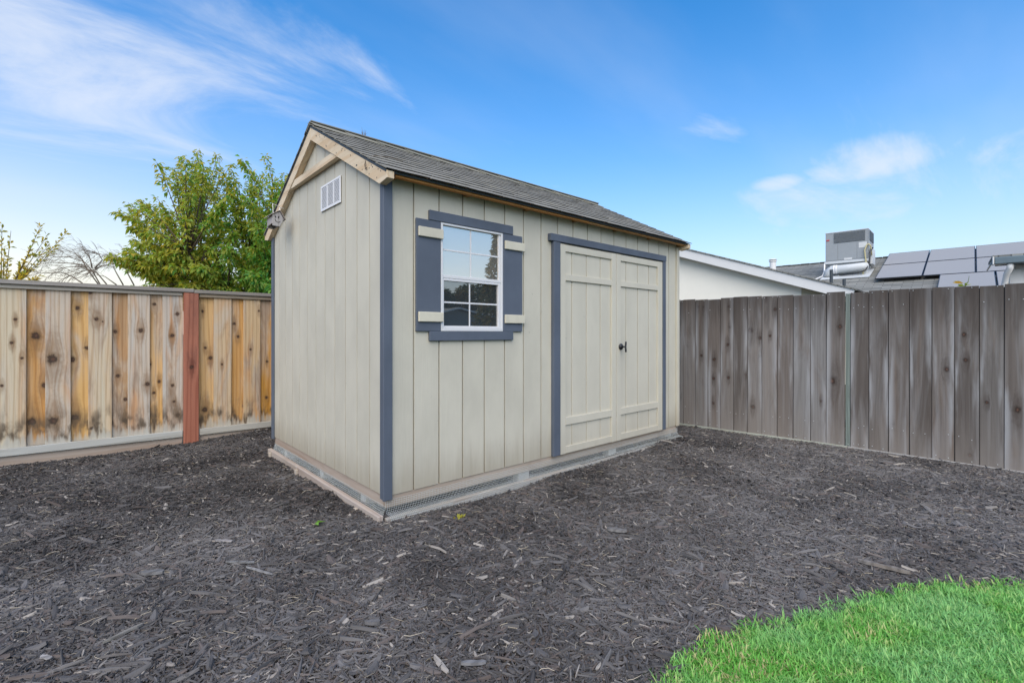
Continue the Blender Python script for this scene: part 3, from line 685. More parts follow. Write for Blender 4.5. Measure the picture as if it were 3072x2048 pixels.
# rake boards, tie beam
RB = 0.118
def rake(y0, y1, nm, xo, th, m, h=RB):
    s = 1 if y1 > y0 else -1
    lo = roof_z(y0) - 0.018; hi = roof_z(y1) - 0.018
    if s > 0: pts = [(xo, y0, lo), (xo, y0, lo - 0.046), (xo, y0 + 0.105, roof_z(y0 + 0.105) - 0.018 - h), (xo, y1, hi - h), (xo, y1, hi)]
    else: pts = [(xo, y0, lo), (xo, y0, lo - 0.046), (xo, y0 - 0.105, roof_z(y0 - 0.105) - 0.018 - h), (xo, y1, hi - h), (xo, y1, hi)]
    return poly(nm, pts, (th, 0, 0), m, shed, 0.002, color=(0.62, 0.51, 0.36))
for xo, th in ((-0.052, 0.050), (SL + 0.002, 0.050)):
    rake(-0.130, RY - 0.001, 'rake_board', xo, th, 'rake')
    rake(2 * RY + 0.130, RY + 0.001, 'rake_board', xo, th, 'rake')
    zt, zb = 2.432, 2.372
    yf = lambda z: (RZ - 0.018 - RB - z) / PIT - 0.004
    poly('tie_beam', [(xo + 0.006 if xo < 0 else xo, RY - yf(zb), zb), (xo + 0.006 if xo < 0 else xo, RY + yf(zb), zb), (xo + 0.006 if xo < 0 else xo, RY + yf(zt), zt), (xo + 0.006 if xo < 0 else xo, RY - yf(zt), zt)], (0.040, 0, 0), 'rake', shed, 0.002, color=(0.62, 0.51, 0.36))
# nail heads and the fascia on the front eave
nails = MB()
for i in range(26):
    y = random.uniform(-0.08, 1.15); z = roof_z(y) - 0.018 - random.choice((0.03, 0.05, 0.09)) - jit(0.006)
    nails.box(-0.0535, -0.0515, y - 0.003, y + 0.003, z - 0.004, z + 0.004)
link('nail_heads', nails.mesh('nail_heads'), 'pipe_dark', shed)['kind'] = 'stuff'
def rough_board(x0, x1, y0, y1, z0, z1, n, seed, frm=0.5):
    rnd = random.Random(seed); m_ = MB(); vs_ = []
    for i in range(n + 1):
        t = i / n; x = x0 + (x1 - x0) * t; k = 1.0 if t > frm else 0.12
        dz, dy = rnd.uniform(-0.010, 0.002) * k, rnd.uniform(0, 0.010) * k
        if rnd.random() < 0.12 * k: dz -= 0.010
        vs_ += [(x, y0 + dy * 0.3, z0), (x, y1, z0), (x, y1, z1), (x, y0 + dy, z1 + dz)]
    fs = [(0, 1, 2, 3), tuple(4*n + q for q in (3, 2, 1, 0))]
    for i in range(n):
        for q in range(4): fs.append((4*i + q, 4*i + (q+1) % 4, 4*i + 4 + (q+1) % 4, 4*i + 4 + q))
    c = Vector(((x0+x1)/2, (y0+y1)/2, (z0+z1)/2))
    return m_.add([Vector(v) - c for v in vs_], fs).mesh('fascia'), c
me, c = rough_board(0.022, 1.94, -0.102, -0.062, 2.050, 2.092, 16, 3, 2); link('fascia', me, 'fascia', shed, c, color=(0.52, 0.24, 0.075))
me, c = rough_board(1.944, 3.668, -0.102, -0.062, 2.050, 2.092, 70, 5, 0.0); link('fascia', me, 'fascia', shed, c, color=(0.46, 0.26, 0.11))
for i in range(7):
    x = 0.02 + i * 0.60
    poly('rafter_tail', [(x, -0.058, 2.055), (x, -0.002, 2.055), (x, -0.002, roof_z(-0.002) - 0.036), (x, -0.058, roof_z(-0.058) - 0.036)], (0.038, 0, 0), 'fascia', shed, 0.001, color=(0.34, 0.2, 0.09))
box('fascia', 0.0, SL, 2 * RY + 0.062, 2 * RY + 0.102, 2.050, 2.092, 'fascia', shed, color=(0.42, 0.28, 0.14))
# gable vent
vent = link('gable_vent', MB().box(-0.2, 0.2, -0.1, 0.1, -0.001, 0.001).mesh('v'), 'dark', shed, (-0.003, 0.899, 2.147), Matrix(((0, 0, -1), (-1, 0, 0), (0, 1, 0))))
VX = -0.004
for y0, y1, z0, z1 in ((0.699, 1.099, 2.045, 2.062), (0.699, 1.099, 2.232, 2.249), (0.699, 0.716, 2.062, 2.232), (1.082, 1.099, 2.062, 2.232), (0.826, 0.842, 2.062, 2.232), (0.956, 0.972, 2.062, 2.232)):
    box('vent_frame', VX - 0.008, VX, y0, y1, z0, z1, 'metal_white', vent, 0.001)
sl_me = MB().prism([(-0.0065, 0, -0.0032), (-0.0075, 0, -0.0026), (-0.0055, 0, 0.0034), (-0.001, 0, 0.0040)], (0, 0.108, 0)).mesh('slat')
for cidx, ys in enumerate((0.717, 0.845, 0.973)):
    for i in range(17): link('slat', sl_me, 'metal_white', vent, (VX, ys, 2.066 + i * 0.0099))
# window: frame, sashes, panes, muntins
win = box('window', 0.425, 0.986, 0.030, 0.034, 1.078, 1.836, 'dark', shed, 0)
def wf(nm, x0, x1, y0, y1, z0, z1, m='white'): return box(nm, x0, x1, y0, y1, z0, z1, m, win, 0.002)
wf('frame', 0.419, 0.436, -0.016, 0.02, 1.072, 1.838); wf('frame', 0.976, 0.992, -0.016, 0.02, 1.072, 1.838)
wf('frame', 0.436, 0.976, -0.016, 0.02, 1.822, 1.838); wf('frame', 0.436, 0.976, -0.018, 0.02, 1.072, 1.098)
wf('sash', 0.436, 0.976, -0.012, 0.01, 1.448, 1.470); wf('sash', 0.436, 0.448, -0.010, 0.01, 1.098, 1.448); wf('sash', 0.950, 0.976, -0.010, 0.01, 1.098, 1.448)
wf('sash', 0.448, 0.950, -0.010, 0.01, 1.430, 1.448); wf('sash', 0.448, 0.950, -0.010, 0.01, 1.098, 1.110)
wf('sash', 0.958, 0.976, -0.006, 0.01, 1.470, 1.822)
wf('pane', 0.436, 0.958, 0.004, 0.008, 1.470, 1.822, 'glass_up'); wf('pane', 0.448, 0.950, 0.005, 0.009, 1.110, 1.430, 'glass_low')
wf('muntin', 0.686, 0.698, 0.001, 0.004, 1.470, 1.822); wf('muntin', 0.436, 0.686, 0.001, 0.004, 1.644, 1.656); wf('muntin', 0.698, 0.958, 0.001, 0.004, 1.644, 1.656)
wf('muntin', 0.676, 0.688, 0.002, 0.005, 1.110, 1.430); wf('muntin', 0.448, 0.676, 0.002, 0.005, 1.272, 1.284); wf('muntin', 0.688, 0.950, 0.002, 0.005, 1.272, 1.284)
# shutters and the head and sill boards
for x0, x1, bx0, bx1 in ((0.221, 0.4175, 0.232, 0.430), (0.9935, 1.197, 1.004, 1.212)):
    sh = box('shutter', x0, x1, -0.018, -0.0005, 1.070, 1.838, 'blue', shed, 0.003)
    for z0, z1 in ((1.716, 1.782), (1.136, 1.203)):
        box('batten', bx0, bx1, -0.035, -0.0185, z0, z1, 'batten', sh, 0.003)
box('window_head', 0.322, 1.095, -0.0225, -0.0005, 1.8385, 1.908, 'blue', shed, 0.003)
box('window_sill', 0.324, 1.097, -0.022, -0.0005, 1.004, 1.0695, 'blue', shed, 0.003)
# double doors
box('door_header', 1.508, 3.349, -0.040, -0.0005, 1.848, 1.910, 'blue', shed, 0.003)
box('door_casing', 1.549, 1.634, -0.036, -0.0005, 0.0, 1.847, 'blue', shed, 0.003)
box('door_casing', 3.292, 3.345, -0.036, -0.0005, 0.0, 1.847, 'blue', shed, 0.003)
box('door_backing', 1.636, 3.29, 0.012, 0.03, 0.0, 1.85, 'dark', shed, 0)
def door(x0, x1, sl, sr, grooves, name='door'):
    d = box(name, x0, x1, -0.004, 0.008, 0.0, 1.838, 'door_paint', shed, 0)
    e = [x0] + grooves + [x1]
    for i in range(len(e) - 1):
        a, b = e[i] + (0.005 if i else 0), e[i+1] - (0.005 if i < len(e) - 2 else 0)
        box('panel_board', a, b, -0.012, -0.0045, 0.0, 1.838, 'door_paint', d, 0.002)
    box('stile', x0, sl, -0.028, -0.0125, 0.0, 1.838, 'door_paint', d, 0.002)
    box('stile', sr, x1, -0.028, -0.0125, 0.0, 1.838, 'door_paint', d, 0.002)
    for z0, z1 in ((1.775, 1.836), (1.521, 1.576), (0.250, 0.317), (0.002, 0.063)):
        box('rail', sl + 0.0006, sr - 0.0006, -0.0272, -0.0125, z0, z1, 'door_paint', d, 0.002)
    return d
door(1.640, 2.446, 1.707, 2.374, [1.806, 2.009, 2.213])
d2 = door(2.452, 3.286, 2.520, 3.196, [2.628, 2.833, 3.038])
hb = MB().tube([(0, 0, 0), (0, -0.012, 0)], 0.030, 20).tube([(0, -0.012, 0), (0, -0.018, 0)], 0.024, 16).tube([(0, -0.018, 0), (0, -0.060, 0)], 0.009, 10)
hb.tube([(0, -0.064, -0.052), (0, -0.063, -0.03), (0, -0.060, 0), (0, -0.063, 0.03), (0, -0.064, 0.052)], 0.009, 10)
link('handle', hb.mesh('handle', 0.0, True), 'black', d2, (2.512, -0.0285, 0.925))
# base: joists, piers, wire mesh
box('rim_joist', 0.012, SL - 0.012, 0.008, 0.046, -0.080, -0.001, 'sill', shed, 0.003, color=(0.37, 0.30, 0.235))
box('rim_joist', 0.008, 0.046, 0.047, SW - 0.012, -0.080, -0.001, 'sill_y', shed, 0.003, color=(0.36, 0.29, 0.235))
box('rim_joist', SL - 0.046, SL - 0.010, 0.047, SW - 0.012, -0.080, -0.001, 'sill_y', shed, 0.003, color=(0.36, 0.29, 0.235))
box('crawl_space_shade', 0.25, SL - 0.25, 0.25, SW - 0.25, -0.29, -0.082, 'dark', shed, 0)  # solid near-black block: darkness under the floor put in as colour
for x0, y0 in ((0.03, 0.36), (0.03, 1.16), (0.03, 2.12), (1.2, 0.03), (2.4, 0.03), (3.48, 0.05)):
    box('pier_block', x0, x0 + 0.12, y0, y0 + 0.075, -0.28, -0.082, 'concrete', shed, 0.004)
def wire_sheet(path, L, axis, step=0.0127, r=0.0009):
    """Square wire mesh: cross profile 'path' (offset out, z) swept along the wall for L metres."""
    m_ = MB(); rnd = random.Random(4)
    def P(s, o, z): return (s, -o, z) if axis == 'x' else (-o, s, z)
    d = [0.0]
    for a, b in zip(path, path[1:]): d.append(d[-1] + math.hypot(b[0]-a[0], b[1]-a[1]))
    def at(t):
        for i in range(len(path) - 1):
            if t <= d[i+1] + 1e-9:
                k = (t - d[i]) / (d[i+1] - d[i]); return path[i][0] + k*(path[i+1][0]-path[i][0]), path[i][1] + k*(path[i+1][1]-path[i][1])
        return path[-1]
    wob = lambda s, t: 0.006 * math.sin(s * 7 + 1) * t / d[-1] + 0.004 * math.sin(s * 19) * t / d[-1]
    n = int(L / step)
    for i in range(n + 1):
        s = i * step
        pts = []
        for q in range(len(path)):
            t = d[q]; o_, z_ = path[q]; pts.append(P(s + 0.002 * math.sin(t * 50), o_ + wob(s, t), z_))
        m_.tube(pts, r, 3, cap=False)
    for j in range(int(d[-1] / step) + 1):
        t = j * step; o_, z_ = at(t)
        m_.tube([P(s, o_ + wob(s, t), z_ + 0.0012 * math.sin(s * 23 + j)) for s in [L * q / 60 for q in range(61)]], r, 3, cap=False)
    return m_
link('wire_mesh', wire_sheet([(-0.004, -0.030), (-0.004, -0.085), (0.012, -0.108), (0.058, -0.113), (0.074, -0.14), (0.082, -0.21)], SL - 0.01, 'x').mesh('wire_mesh'), 'galv', shed, (0.006, 0, 0))
link('wire_mesh', wire_sheet([(-0.006, -0.066), (-0.002, -0.09), (0.006, -0.115), (0.016, -0.14), (0.020, -0.18)], SW - 0.02, 'y').mesh('wire_mesh'), 'galv', shed, (0, 0.006, 0))
link('wire_mesh', MB().box(3.28, 3.37, -0.085, -0.066, -0.15, -0.118).mesh('m'), 'galv', shed)
# ------------------------------------------------------------------ timber edging along the shed
ed = thing('timber_edging', 'weathered pinkish timber edging board along the gable foot of the shed', 'edging', (-0.046, 1.2, -0.2))
box('edging_board', -0.019, 0.019, -1.232, 0.32, -0.06, 0.094, 'sill_y', ed, 0.004, color=(0.40, 0.345, 0.305))
box('edging_board', -0.019, 0.019, 0.324, 1.215, -0.06, 0.091, 'sill_y', ed, 0.004, color=(0.39, 0.34, 0.305))
for y in (-0.93, 0.30, 1.09): box('stake', -0.042, -0.020, y - 0.02, y + 0.02, -0.06, 0.074 + jit(0.006), 'sill', ed, 0.003, color=(0.42, 0.37, 0.31))
ed2 = thing('timber_edging', 'pale timber edging board under the wire mesh below the shed window', 'edging', (0.9, -0.05, -0.2))
box('edging_board', -0.92, 0.98, -0.017, 0.017, -0.06, 0.080, 'sill', ed2, 0.004, color=(0.28, 0.27, 0.245))
box('edging_board', 0.984, 2.72, -0.017, 0.017, -0.06, 0.072, 'sill', ed2, 0.004, color=(0.27, 0.262, 0.24))
# ------------------------------------------------------------------ birdhouse and bits on the roof
bh = thing('birdhouse', 'small weathered birdhouse with a painted smiling face hanging on the rake end', 'birdhouse', (-0.143, 1.78, 2.02))
pent = [(-0.047, 0, 0.006), (0.012, 0, 0.003), (0.047, 0, 0.073), (0.010, 0, 0.140), (-0.050, 0, 0.100)]
poly('front_panel', pent, (0, 0.010, 0), 'birdhouse', bh, 0.001, color=(0.36, 0.36, 0.37))
poly('back_panel', [(x, 0.165, z) for x, y, z in pent], (0, 0.010, 0), 'birdhouse', bh, 0.001, color=(0.34, 0.33, 0.33))
poly('side_panel', [(-0.050, 0.0105, 0.028), (-0.050, 0.164, 0.020), (-0.051, 0.164, 0.099), (-0.051, 0.0105, 0.099)], (0.008, 0, 0), 'birdhouse', bh, 0.001, color=(0.38, 0.35, 0.34))
poly('side_panel', [(0.040, 0.0105, 0.072), (0.040, 0.164, 0.072), (0.010, 0.164, 0.004), (0.010, 0.0105, 0.004)], (-0.006, 0, 0.003), 'birdhouse', bh, 0.001, color=(0.25, 0.23, 0.22))
poly('roof_panel', [(-0.072, -0.012, 0.092), (0.010, -0.012, 0.1445), (0.010, 0.19, 0.1445), (-0.072, 0.19, 0.092)], (0, 0, 0.007), 'birdhouse', bh, 0.001, color=(0.22, 0.19, 0.17))
poly('roof_panel', [(0.0105, -0.012, 0.1445), (0.058, -0.012, 0.066), (0.058, 0.19, 0.066), (0.0105, 0.19, 0.1445)], (0.004, 0, 0.006), 'birdhouse', bh, 0.001, color=(0.22, 0.19, 0.17))
fy = -0.0015
for ex_, sx in ((-0.025, -1), (0.000, 1)):
    e = MB().tube([(ex_, fy, 0.078), (ex_ + 0.001, fy, 0.090)], 0.0042, 8)
    for k in (-0.9, 0.0, 0.9): e.tube([(ex_ + 0.001, fy, 0.091), (ex_ + 0.001 + sx * 0.007 * math.cos(k * 0.6), fy, 0.095 + 0.006 * math.sin(k))], 0.0012, 5)
    link('eye', e.mesh('eye'), 'ink', bh)
link('mouth', MB().tube([(-0.028, fy, 0.064), (-0.024, fy, 0.052), (-0.016, fy, 0.043), (-0.006, fy, 0.039), (0.006, fy, 0.041), (0.014, fy, 0.048)], 0.0024, 6).mesh('mouth'), 'ink', bh)
link('hook', MB().tube([(-0.03, 0.05, 0.125), (-0.028, 0.07, 0.21), (-0.02, 0.10, 0.225), (0.08, 0.19, 0.222)], 0.003, 6).mesh('hook'), 'metal_white', bh)
link('hook', MB().tube([(0.012, 0.02, 0.15), (0.03, 0.06, 0.19), (0.085, 0.14, 0.205)], 0.0025, 6).mesh('hook'), 'metal_white', bh)
tw = MB().tube([(-0.058, 0.160, 2.145), (-0.062, 0.165, 2.175), (-0.045, 0.18, 2.225), (0.02, 0.19, 2.262), (0.12, 0.18, 2.275), (0.22, 0.16, 2.262)], 0.0035, 5, 0.002)
tw.tube([(-0.058, 0.160, 2.145), (-0.062, 0.13, 2.150)], 0.003, 5)
t = link('bent_twig', tw.mesh('bent_twig'), 'twig'); tag(t, 'thin bent dry twig lying over the near edge of the shed roof', 'twig')
tw = MB(); rnd = random.Random(3)
for i in range(7):
    a = rnd.uniform(-0.7, 0.7); p = Vector((0.42 + rnd.uniform(-0.02, 0.02), 1.24, 2.79))
    q = p + Vector((a * 0.05, 0, rnd.uniform(0.05, 0.12))); tw.tube([p, (p + q) / 2 + Vector((0.004, 0, 0)), q], 0.0022, 4, 0.0008)
    tw.tube([(p + q) / 2, (p + q) / 2 + Vector((a * 0.04 + 0.01, 0.005, 0.03))], 0.0012, 4, 0.0006)
t = link('dry_twig', tw.mesh('dry_twig'), 'twig'); tag(t, 'tiny dry twigs sticking up from the ridge of the shed roof', 'twig')

# ------------------------------------------------------------------ back fence (new boards, left)
KL = [(-1.928,1.185,.012),(-1.953,.969,.014),(-1.887,.827,.011),(-2.015,.579,.012),(-1.793,1.032,.034),(-1.823,.227,.034),(-1.739,.562,.024),(-1.681,.809,.044),(-1.674,.217,.039),(-1.501,1.308,.02),(-1.54,.8,.025),(-1.52,.234,.033),(-1.432,.911,.018),(-1.361,1.198,.018),(-1.405,1.46,.015),(-1.315,1.176,.008),(-1.397,.111,.015),(-1.215,1.075,.018),(-1.195,.621,.018),(-1.134,.374,.018),(-1.134,.15,.018),(-1.008,1.089,.024),(-.955,.52,.022),(-.893,1.369,.016),(-.851,.54,.016),(-.895,.42,.014),(-.93,.728,.011),(-.738,1.032,.022),(-.692,1.27,.02),(-.738,.491,.017),(-.721,.315,.014),(-.687,.165,.02),(-.567,.684,.02),(-.454,1.305,.014),(-.427,.891,.014),(-.378,.777,.02),(-.43,.194,.029),(-.266,.7,.012),(.123,1.33,.012),(.032,.865,.015)]
def knotted(o, ks, cx, cz, foot=None):
    ks = (ks + [(99, 99, 0.001)] * 5)[:5]
    for i, (kx, kz, kr) in enumerate(ks): o['knot%d' % (i + 1)] = (kx - cx, kz - cz, kr)
    if foot is not None: o['foot'] = foot
    return o
def random_knots(x0, x1, z0, z1, n): return [(random.uniform(x0 + 0.02, x1 - 0.02), random.uniform(z0 + 0.1, z1 - 0.1), random.uniform(0.008, 0.02)) for _ in range(n)]
bf = thing('board_fence', 'new knotty cedar board fence with a flat cap behind the shed', 'fence', (0, 3.5, 0))
FT = 1.475
G_, T_, O_, B_ = (0.52, 0.48, 0.41), (0.60, 0.46, 0.29), (0.54, 0.31, 0.11), (0.40, 0.27, 0.15)
def foot_z(x): return 0.014 - 0.0155 * (max(x, -3) + 2.03)
def tan(c): return (c[0], c[1] * 0.93, c[2] * 0.88) if c[2] < 0.3 * c[0] * 2 else c
bl = [(-4.36, -4.18, 1, G_), (-4.18, -4.05, 0, T_), (-4.05, -3.87, 1, T_), (-3.87, -3.74, 0, O_), (-3.74, -3.56, 1, G_), (-3.56, -3.43, 0, B_), (-3.43, -3.25, 1, T_), (-3.25, -3.12, 0, O_), (-3.12, -2.99, 1, G_), (-2.99, -2.86, 0, T_), (-2.86, -2.68, 1, T_), (-2.68, -2.55, 0, O_), (-2.55, -2.36, 1, G_), (-2.36, -2.21, 0, B_), (-2.21, -2.055, 0, T_),
      (-2.055, -1.858, 1, (0.592, 0.521, 0.377)), (-1.858, -1.731, 0, O_), (-1.731, -1.552, 1, G_), (-1.552, -1.424, 0, (0.651, 0.436, 0.173)), (-1.424, -1.243, 1, (0.571, 0.512, 0.38)),
      (-1.243, -1.116, 0, B_), (-1.116, -0.933, 1, (0.525, 0.489, 0.43)), (-0.933, -0.823, 0, (0.655, 0.416, 0.153)), (-0.823, -0.645, 1, (0.495, 0.471, 0.423)),
      (-0.492, -0.349, 1, (0.646, 0.454, 0.215)), (-0.349, -0.169, 0, (0.579, 0.483, 0.328)), (-0.169, -0.043, 1, (0.558, 0.33, 0.115)), (-0.043, 0.140, 0, (0.593, 0.474, 0.294)), (0.140, 0.262, 1, (0.566, 0.303, 0.052)),
      (0.262, 0.45, 0, T_), (0.45, 0.60, 1, G_)]
alt = {-0.492: 0, -0.349: 1, -0.169: 0, -0.043: 1, 0.140: 0, 0.262: 1, 0.45: 0}
for x0, x1, front, c in bl:
    front = alt.get(x0, front)
    zb = foot_z((x0 + x1) / 2) - 0.01
    a, b = (x0, x1) if front else (x0 - 0.028, x1 + 0.028)
    if x1 == -0.645: b = -0.64
    if x0 == -0.492: a = -0.50
    if x0 == -2.055: b = x1
    y0 = 0.0 if front else 0.021
    o = box('fence_board', a, b, y0, y0 + 0.018, zb, FT + 0.02, 'cedar', bf, 0.002, color=tan(c))
    cz = (zb + FT + 0.02) / 2
    knotted(o, [k for k in KL if x0 <= k[0] < x1] or random_knots(x0, x1, 0, 1.4, 2), (a + b) / 2, cz, zb - cz)
    o.rotation_euler[1] = jit(0.0015)
def rail(nm, x0, x1, y0, y1, za0, zb0, za1, zb1, m, colr):
    return poly(nm, [(x0, y0, za0), (x1, y0, za1), (x1, y0, zb1), (x0, y0, zb0)], (0, y1 - y0, 0), m, bf, 0.003, color=colr)
for x0, x1, c in ((-4.4, -0.647, (0.46, 0.47, 0.44)), (-0.491, 3.9, (0.47, 0.46, 0.41))):
    f0, f1 = foot_z(x0), foot_z(min(x1, 0.7))
    rail('bottom_rail', x0, x1, -0.030, -0.002, f0 - 0.071, f0, f1 - 0.071, f1, 'rail', c)
    rail('kickboard', x0, x1, 0.002, 0.036, f0 - 0.30, f0 - 0.073, f1 - 0.30, f1 - 0.073, 'sill', (0.43, 0.35, 0.29))
box('trim_rail', -4.4, -0.647, -0.024, -0.002, FT - 0.004, FT + 0.032, 'rail', bf, 0.002, color=(0.40, 0.37, 0.31))
box('trim_rail', -0.491, 3.9, -0.024, -0.002, FT - 0.012, FT + 0.026, 'rail', bf, 0.002, color=(0.42, 0.33, 0.22))
box('top_cap', -4.4, -0.545, -0.050, 0.095, FT + 0.034, FT + 0.074, 'rail', bf, 0.003, color=(0.27, 0.25, 0.23))
box('top_cap', -0.541, 3.9, -0.050, 0.095, FT + 0.028, FT + 0.066, 'rail', bf, 0.003, color=(0.29, 0.27, 0.24))
po = box('post', -0.639, -0.4985, -0.045, -0.004, -0.3, FT + 0.028, 'red', bf, 0.004, color=(0.36, 0.14, 0.09))
knotted(po, [k for k in KL if -0.64 < k[0] < -0.5], -0.569, (FT + 0.028 - 0.3) / 2)
# hidden continuation behind the shed: plain boards
hb_ = MB()
for i in range(20): hb_.box(0.60 + i * 0.165, 0.758 + i * 0.165, 0.002 + (i % 2) * 0.02, 0.018 + (i % 2) * 0.02, -0.06, FT + 0.02)
o = link('hidden_boards', hb_.mesh('hidden_boards'), 'cedar', bf, color=T_); o['kind'] = 'stuff'

# ------------------------------------------------------------------ side fence (old grey boards, right)
KR = [(.164,1.396,.015),(.179,1.135,.015),(.151,.915,.019),(.155,.499,.017),(-.186,.766,.016),(-.021,.723,.02),(-.029,.478,.016),(-.035,.158,.016),(.412,1.092,.03),(.528,1.0,.018),(.533,.78,.016),(.447,.162,.022),(.69,1.343,.018),(1.26,.536,.04),(2.201,.713,.022),(2.321,1.045,.019),(2.333,.803,.017),(2.672,.372,.025),(2.361,-.094,.017),(1.332,1.133,.02),(-.236,1.405,.016),(-.158,1.402,.012),(.59,1.488,.013),(.637,1.028,.013),(1.164,.301,.014)]
HROT = R(4.5)
sf = thing('grey_board_fence', 'weathered grey vertical board fence right of the shed', 'fence', (4.6, 0, 0), HROT - R(90))
edges = [-1.20, -1.02, -0.85, -0.68, -0.52, -0.475, -0.433, -0.269, -0.103, 0.061, 0.219, 0.384, 0.548, 0.714, 0.881, 1.057, 1.207, 1.380, 1.428, 1.589, 1.754, 1.920, 2.091, 2.255, 2.426, 2.588, 2.75, 2.92, 3.09, 3.26, 3.42, 3.58, 3.75, 3.92, 4.09, 4.26, 4.42, 4.6]
gc = [(0.108, 0.086, 0.072), (0.138, 0.113, 0.097), (0.17, 0.149, 0.133), (0.115, 0.095, 0.082), (0.215, 0.203, 0.192), (0.15, 0.123, 0.105)]
rg = random.Random(12); zt = 1.502
for i, (a, b) in enumerate(zip(edges, edges[1:])):
    if abs(a - 1.380) < 1e-3: continue
    tone = rg.choice(gc); k = rg.uniform(0.78, 1.32); g_m = sum(tone) / 3; tone = tuple((c * 0.72 + g_m * 0.28) * k for c in tone)
    if 0.88 < a < 1.06: tone = (0.21, 0.205, 0.20)
    zb = -0.155 - 0.012 * max(0, a)
    top = zt + rg.uniform(-0.010, 0.010); y0 = rg.uniform(0, 0.006)
    aa, bb = a + rg.uniform(0.0006, 0.0022), b - rg.uniform(0.0006, 0.0022)
    o = box('fence_board', aa, bb, y0, y0 + 0.016, zb, top, 'grey_board', sf, 0.003, color=tone)
    ks = [q for q in KR if a <= q[0] < b]
    knotted(o, ks or random_knots(a, b, 0, 1.4, rg.choice((0, 0, 1))), (aa + bb) / 2, (zb + top) / 2, zb - (zb + top) / 2)
    o['half'] = (bb - aa) / 2
    o.rotation_euler[1] = rg.uniform(-0.003, 0.003); o.rotation_euler[2] = rg.uniform(-0.04, 0.04)
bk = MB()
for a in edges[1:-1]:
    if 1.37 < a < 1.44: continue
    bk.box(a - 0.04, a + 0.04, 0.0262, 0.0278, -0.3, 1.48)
o = link('gap_shade_board', bk.mesh('gap_shade_board'), 'pipe_dark', sf); o['kind'] = 'stuff'  # near-black strips, shade in the gaps put into their colour
box('post', 1.384, 1.424, 0.008, 0.098, -0.3, 1.49, 'greenpost', sf, 0.004, color=(0.19, 0.225, 0.205))
box('back_rail', -1.2, 1.383, 0.028, 0.066, 1.30, 1.39, 'rail', sf, 0.002, color=(0.2, 0.19, 0.18)); box('back_rail', 1.425, 4.6, 0.028, 0.066, 1.30, 1.39, 'rail', sf, 0.002, color=(0.2, 0.19, 0.18))
box('back_rail', -1.2, 1.383, 0.028, 0.066, 0.02, 0.11, 'rail', sf, 0.002, color=(0.2, 0.19, 0.18)); box('back_rail', 1.425, 4.6, 0.028, 0.066, 0.02, 0.11, 'rail', sf, 0.002, color=(0.2, 0.19, 0.18))
poly('kickboard', [(-1.2, -0.022, -0.40), (1.405, -0.022, -0.40), (1.405, -0.022, -0.158), (-1.2, -0.022, -0.150)], (0, 0.020, 0), 'rail', sf, 0.003, color=(0.33, 0.36, 0.31))
poly('kickboard', [(1.407, -0.030, -0.40), (4.6, -0.030, -0.40), (4.6, -0.030, -0.20), (1.407, -0.030, -0.158)], (0, 0.028, 0), 'rail', sf, 0.003, color=(0.34, 0.345, 0.35))
nb_ = MB(); 
for a in edges[5:-4]:
    for z, dz in ((1.345, 0.02), (0.07, 0.02), (-0.115, 0.01), (1.485, 0.004)):
        for q in (0.03, 0.12):
            if rg.random() < 0.5: nb_.box(a + q - 0.003, a + q + 0.003, -0.003, 0.001, z + dz * rg.uniform(-1, 1) - 0.012 * max(0, a) * (z < 0) - 0.003, z + dz * rg.uniform(-1, 1) + 0.003)
nb2 = MB()
for i in range(0, len(nb_.v), 8):
    v = nb_.v[i:i+8]; z0 = v[0][2]; nb2.box(v[0][0], v[1][0], -0.003, 0.001, z0, z0 + 0.006)
link('nail_heads', nb2.mesh('nail_heads'), 'light_metal', sf)['kind'] = 'stuff'

# ------------------------------------------------------------------ neighbouring house (frame: x away from the fence, y along it)
HO = (4.6, 0, 0)
house = thing('neighbour_house', 'pale house with white gable fascia and grey shingle roof beyond the grey fence', 'house', HO, HROT)
EA, EZ, RA, RZ2, HB0, HB1 = 8.6, 1.848, 13.85, 3.583, -11.0, 3.6
sl = math.hypot(RA - EA, RZ2 - EZ); ang = math.atan2(RZ2 - EZ, RA - EA)
frm = Matrix.Translation((EA, HB1, EZ)) @ Matrix.Rotation(R(-90), 4, 'Z') @ Matrix.Rotation(ang, 4, 'X')   # x along -b, y up slope
link('roof', MB().box(0, HB1 - HB0, 0, sl, -0.12, 0).mesh('roof'), 'far_shingle', house, frm.to_translation(), frm.to_3x3())
frb = Matrix.Translation((2 * RA - EA, HB0, EZ)) @ Matrix.Rotation(R(90), 4, 'Z') @ Matrix.Rotation(ang, 4, 'X')
link('roof', MB().box(0, HB1 - HB0, 0, sl, -0.12, 0).mesh('roof'), 'far_shingle', house, frb.to_translation(), frb.to_3x3())
rm = MB()
for i in range(int((HB1 - HB0) / 0.3)): rm.box(HB0 + i * 0.3, HB0 + i * 0.3 + 0.28, -0.12, 0.12, 0, 0.025 + 0.006 * (i % 2))
link('ridge_caps', rm.mesh('ridge_caps'), 'far_shingle', house, (RA, 0, RZ2 - 0.015), Matrix.Rotation(0, 3, 'Z') @ Matrix(((0, 1, 0), (1, 0, 0), (0, 0, 1))))['kind'] = 'stuff'
box('wall', EA + 0.5, EA + 0.7, HB0 + 0.4, HB1 - 0.4, -0.3, EZ + 0.14, 'stucco', house, 0)
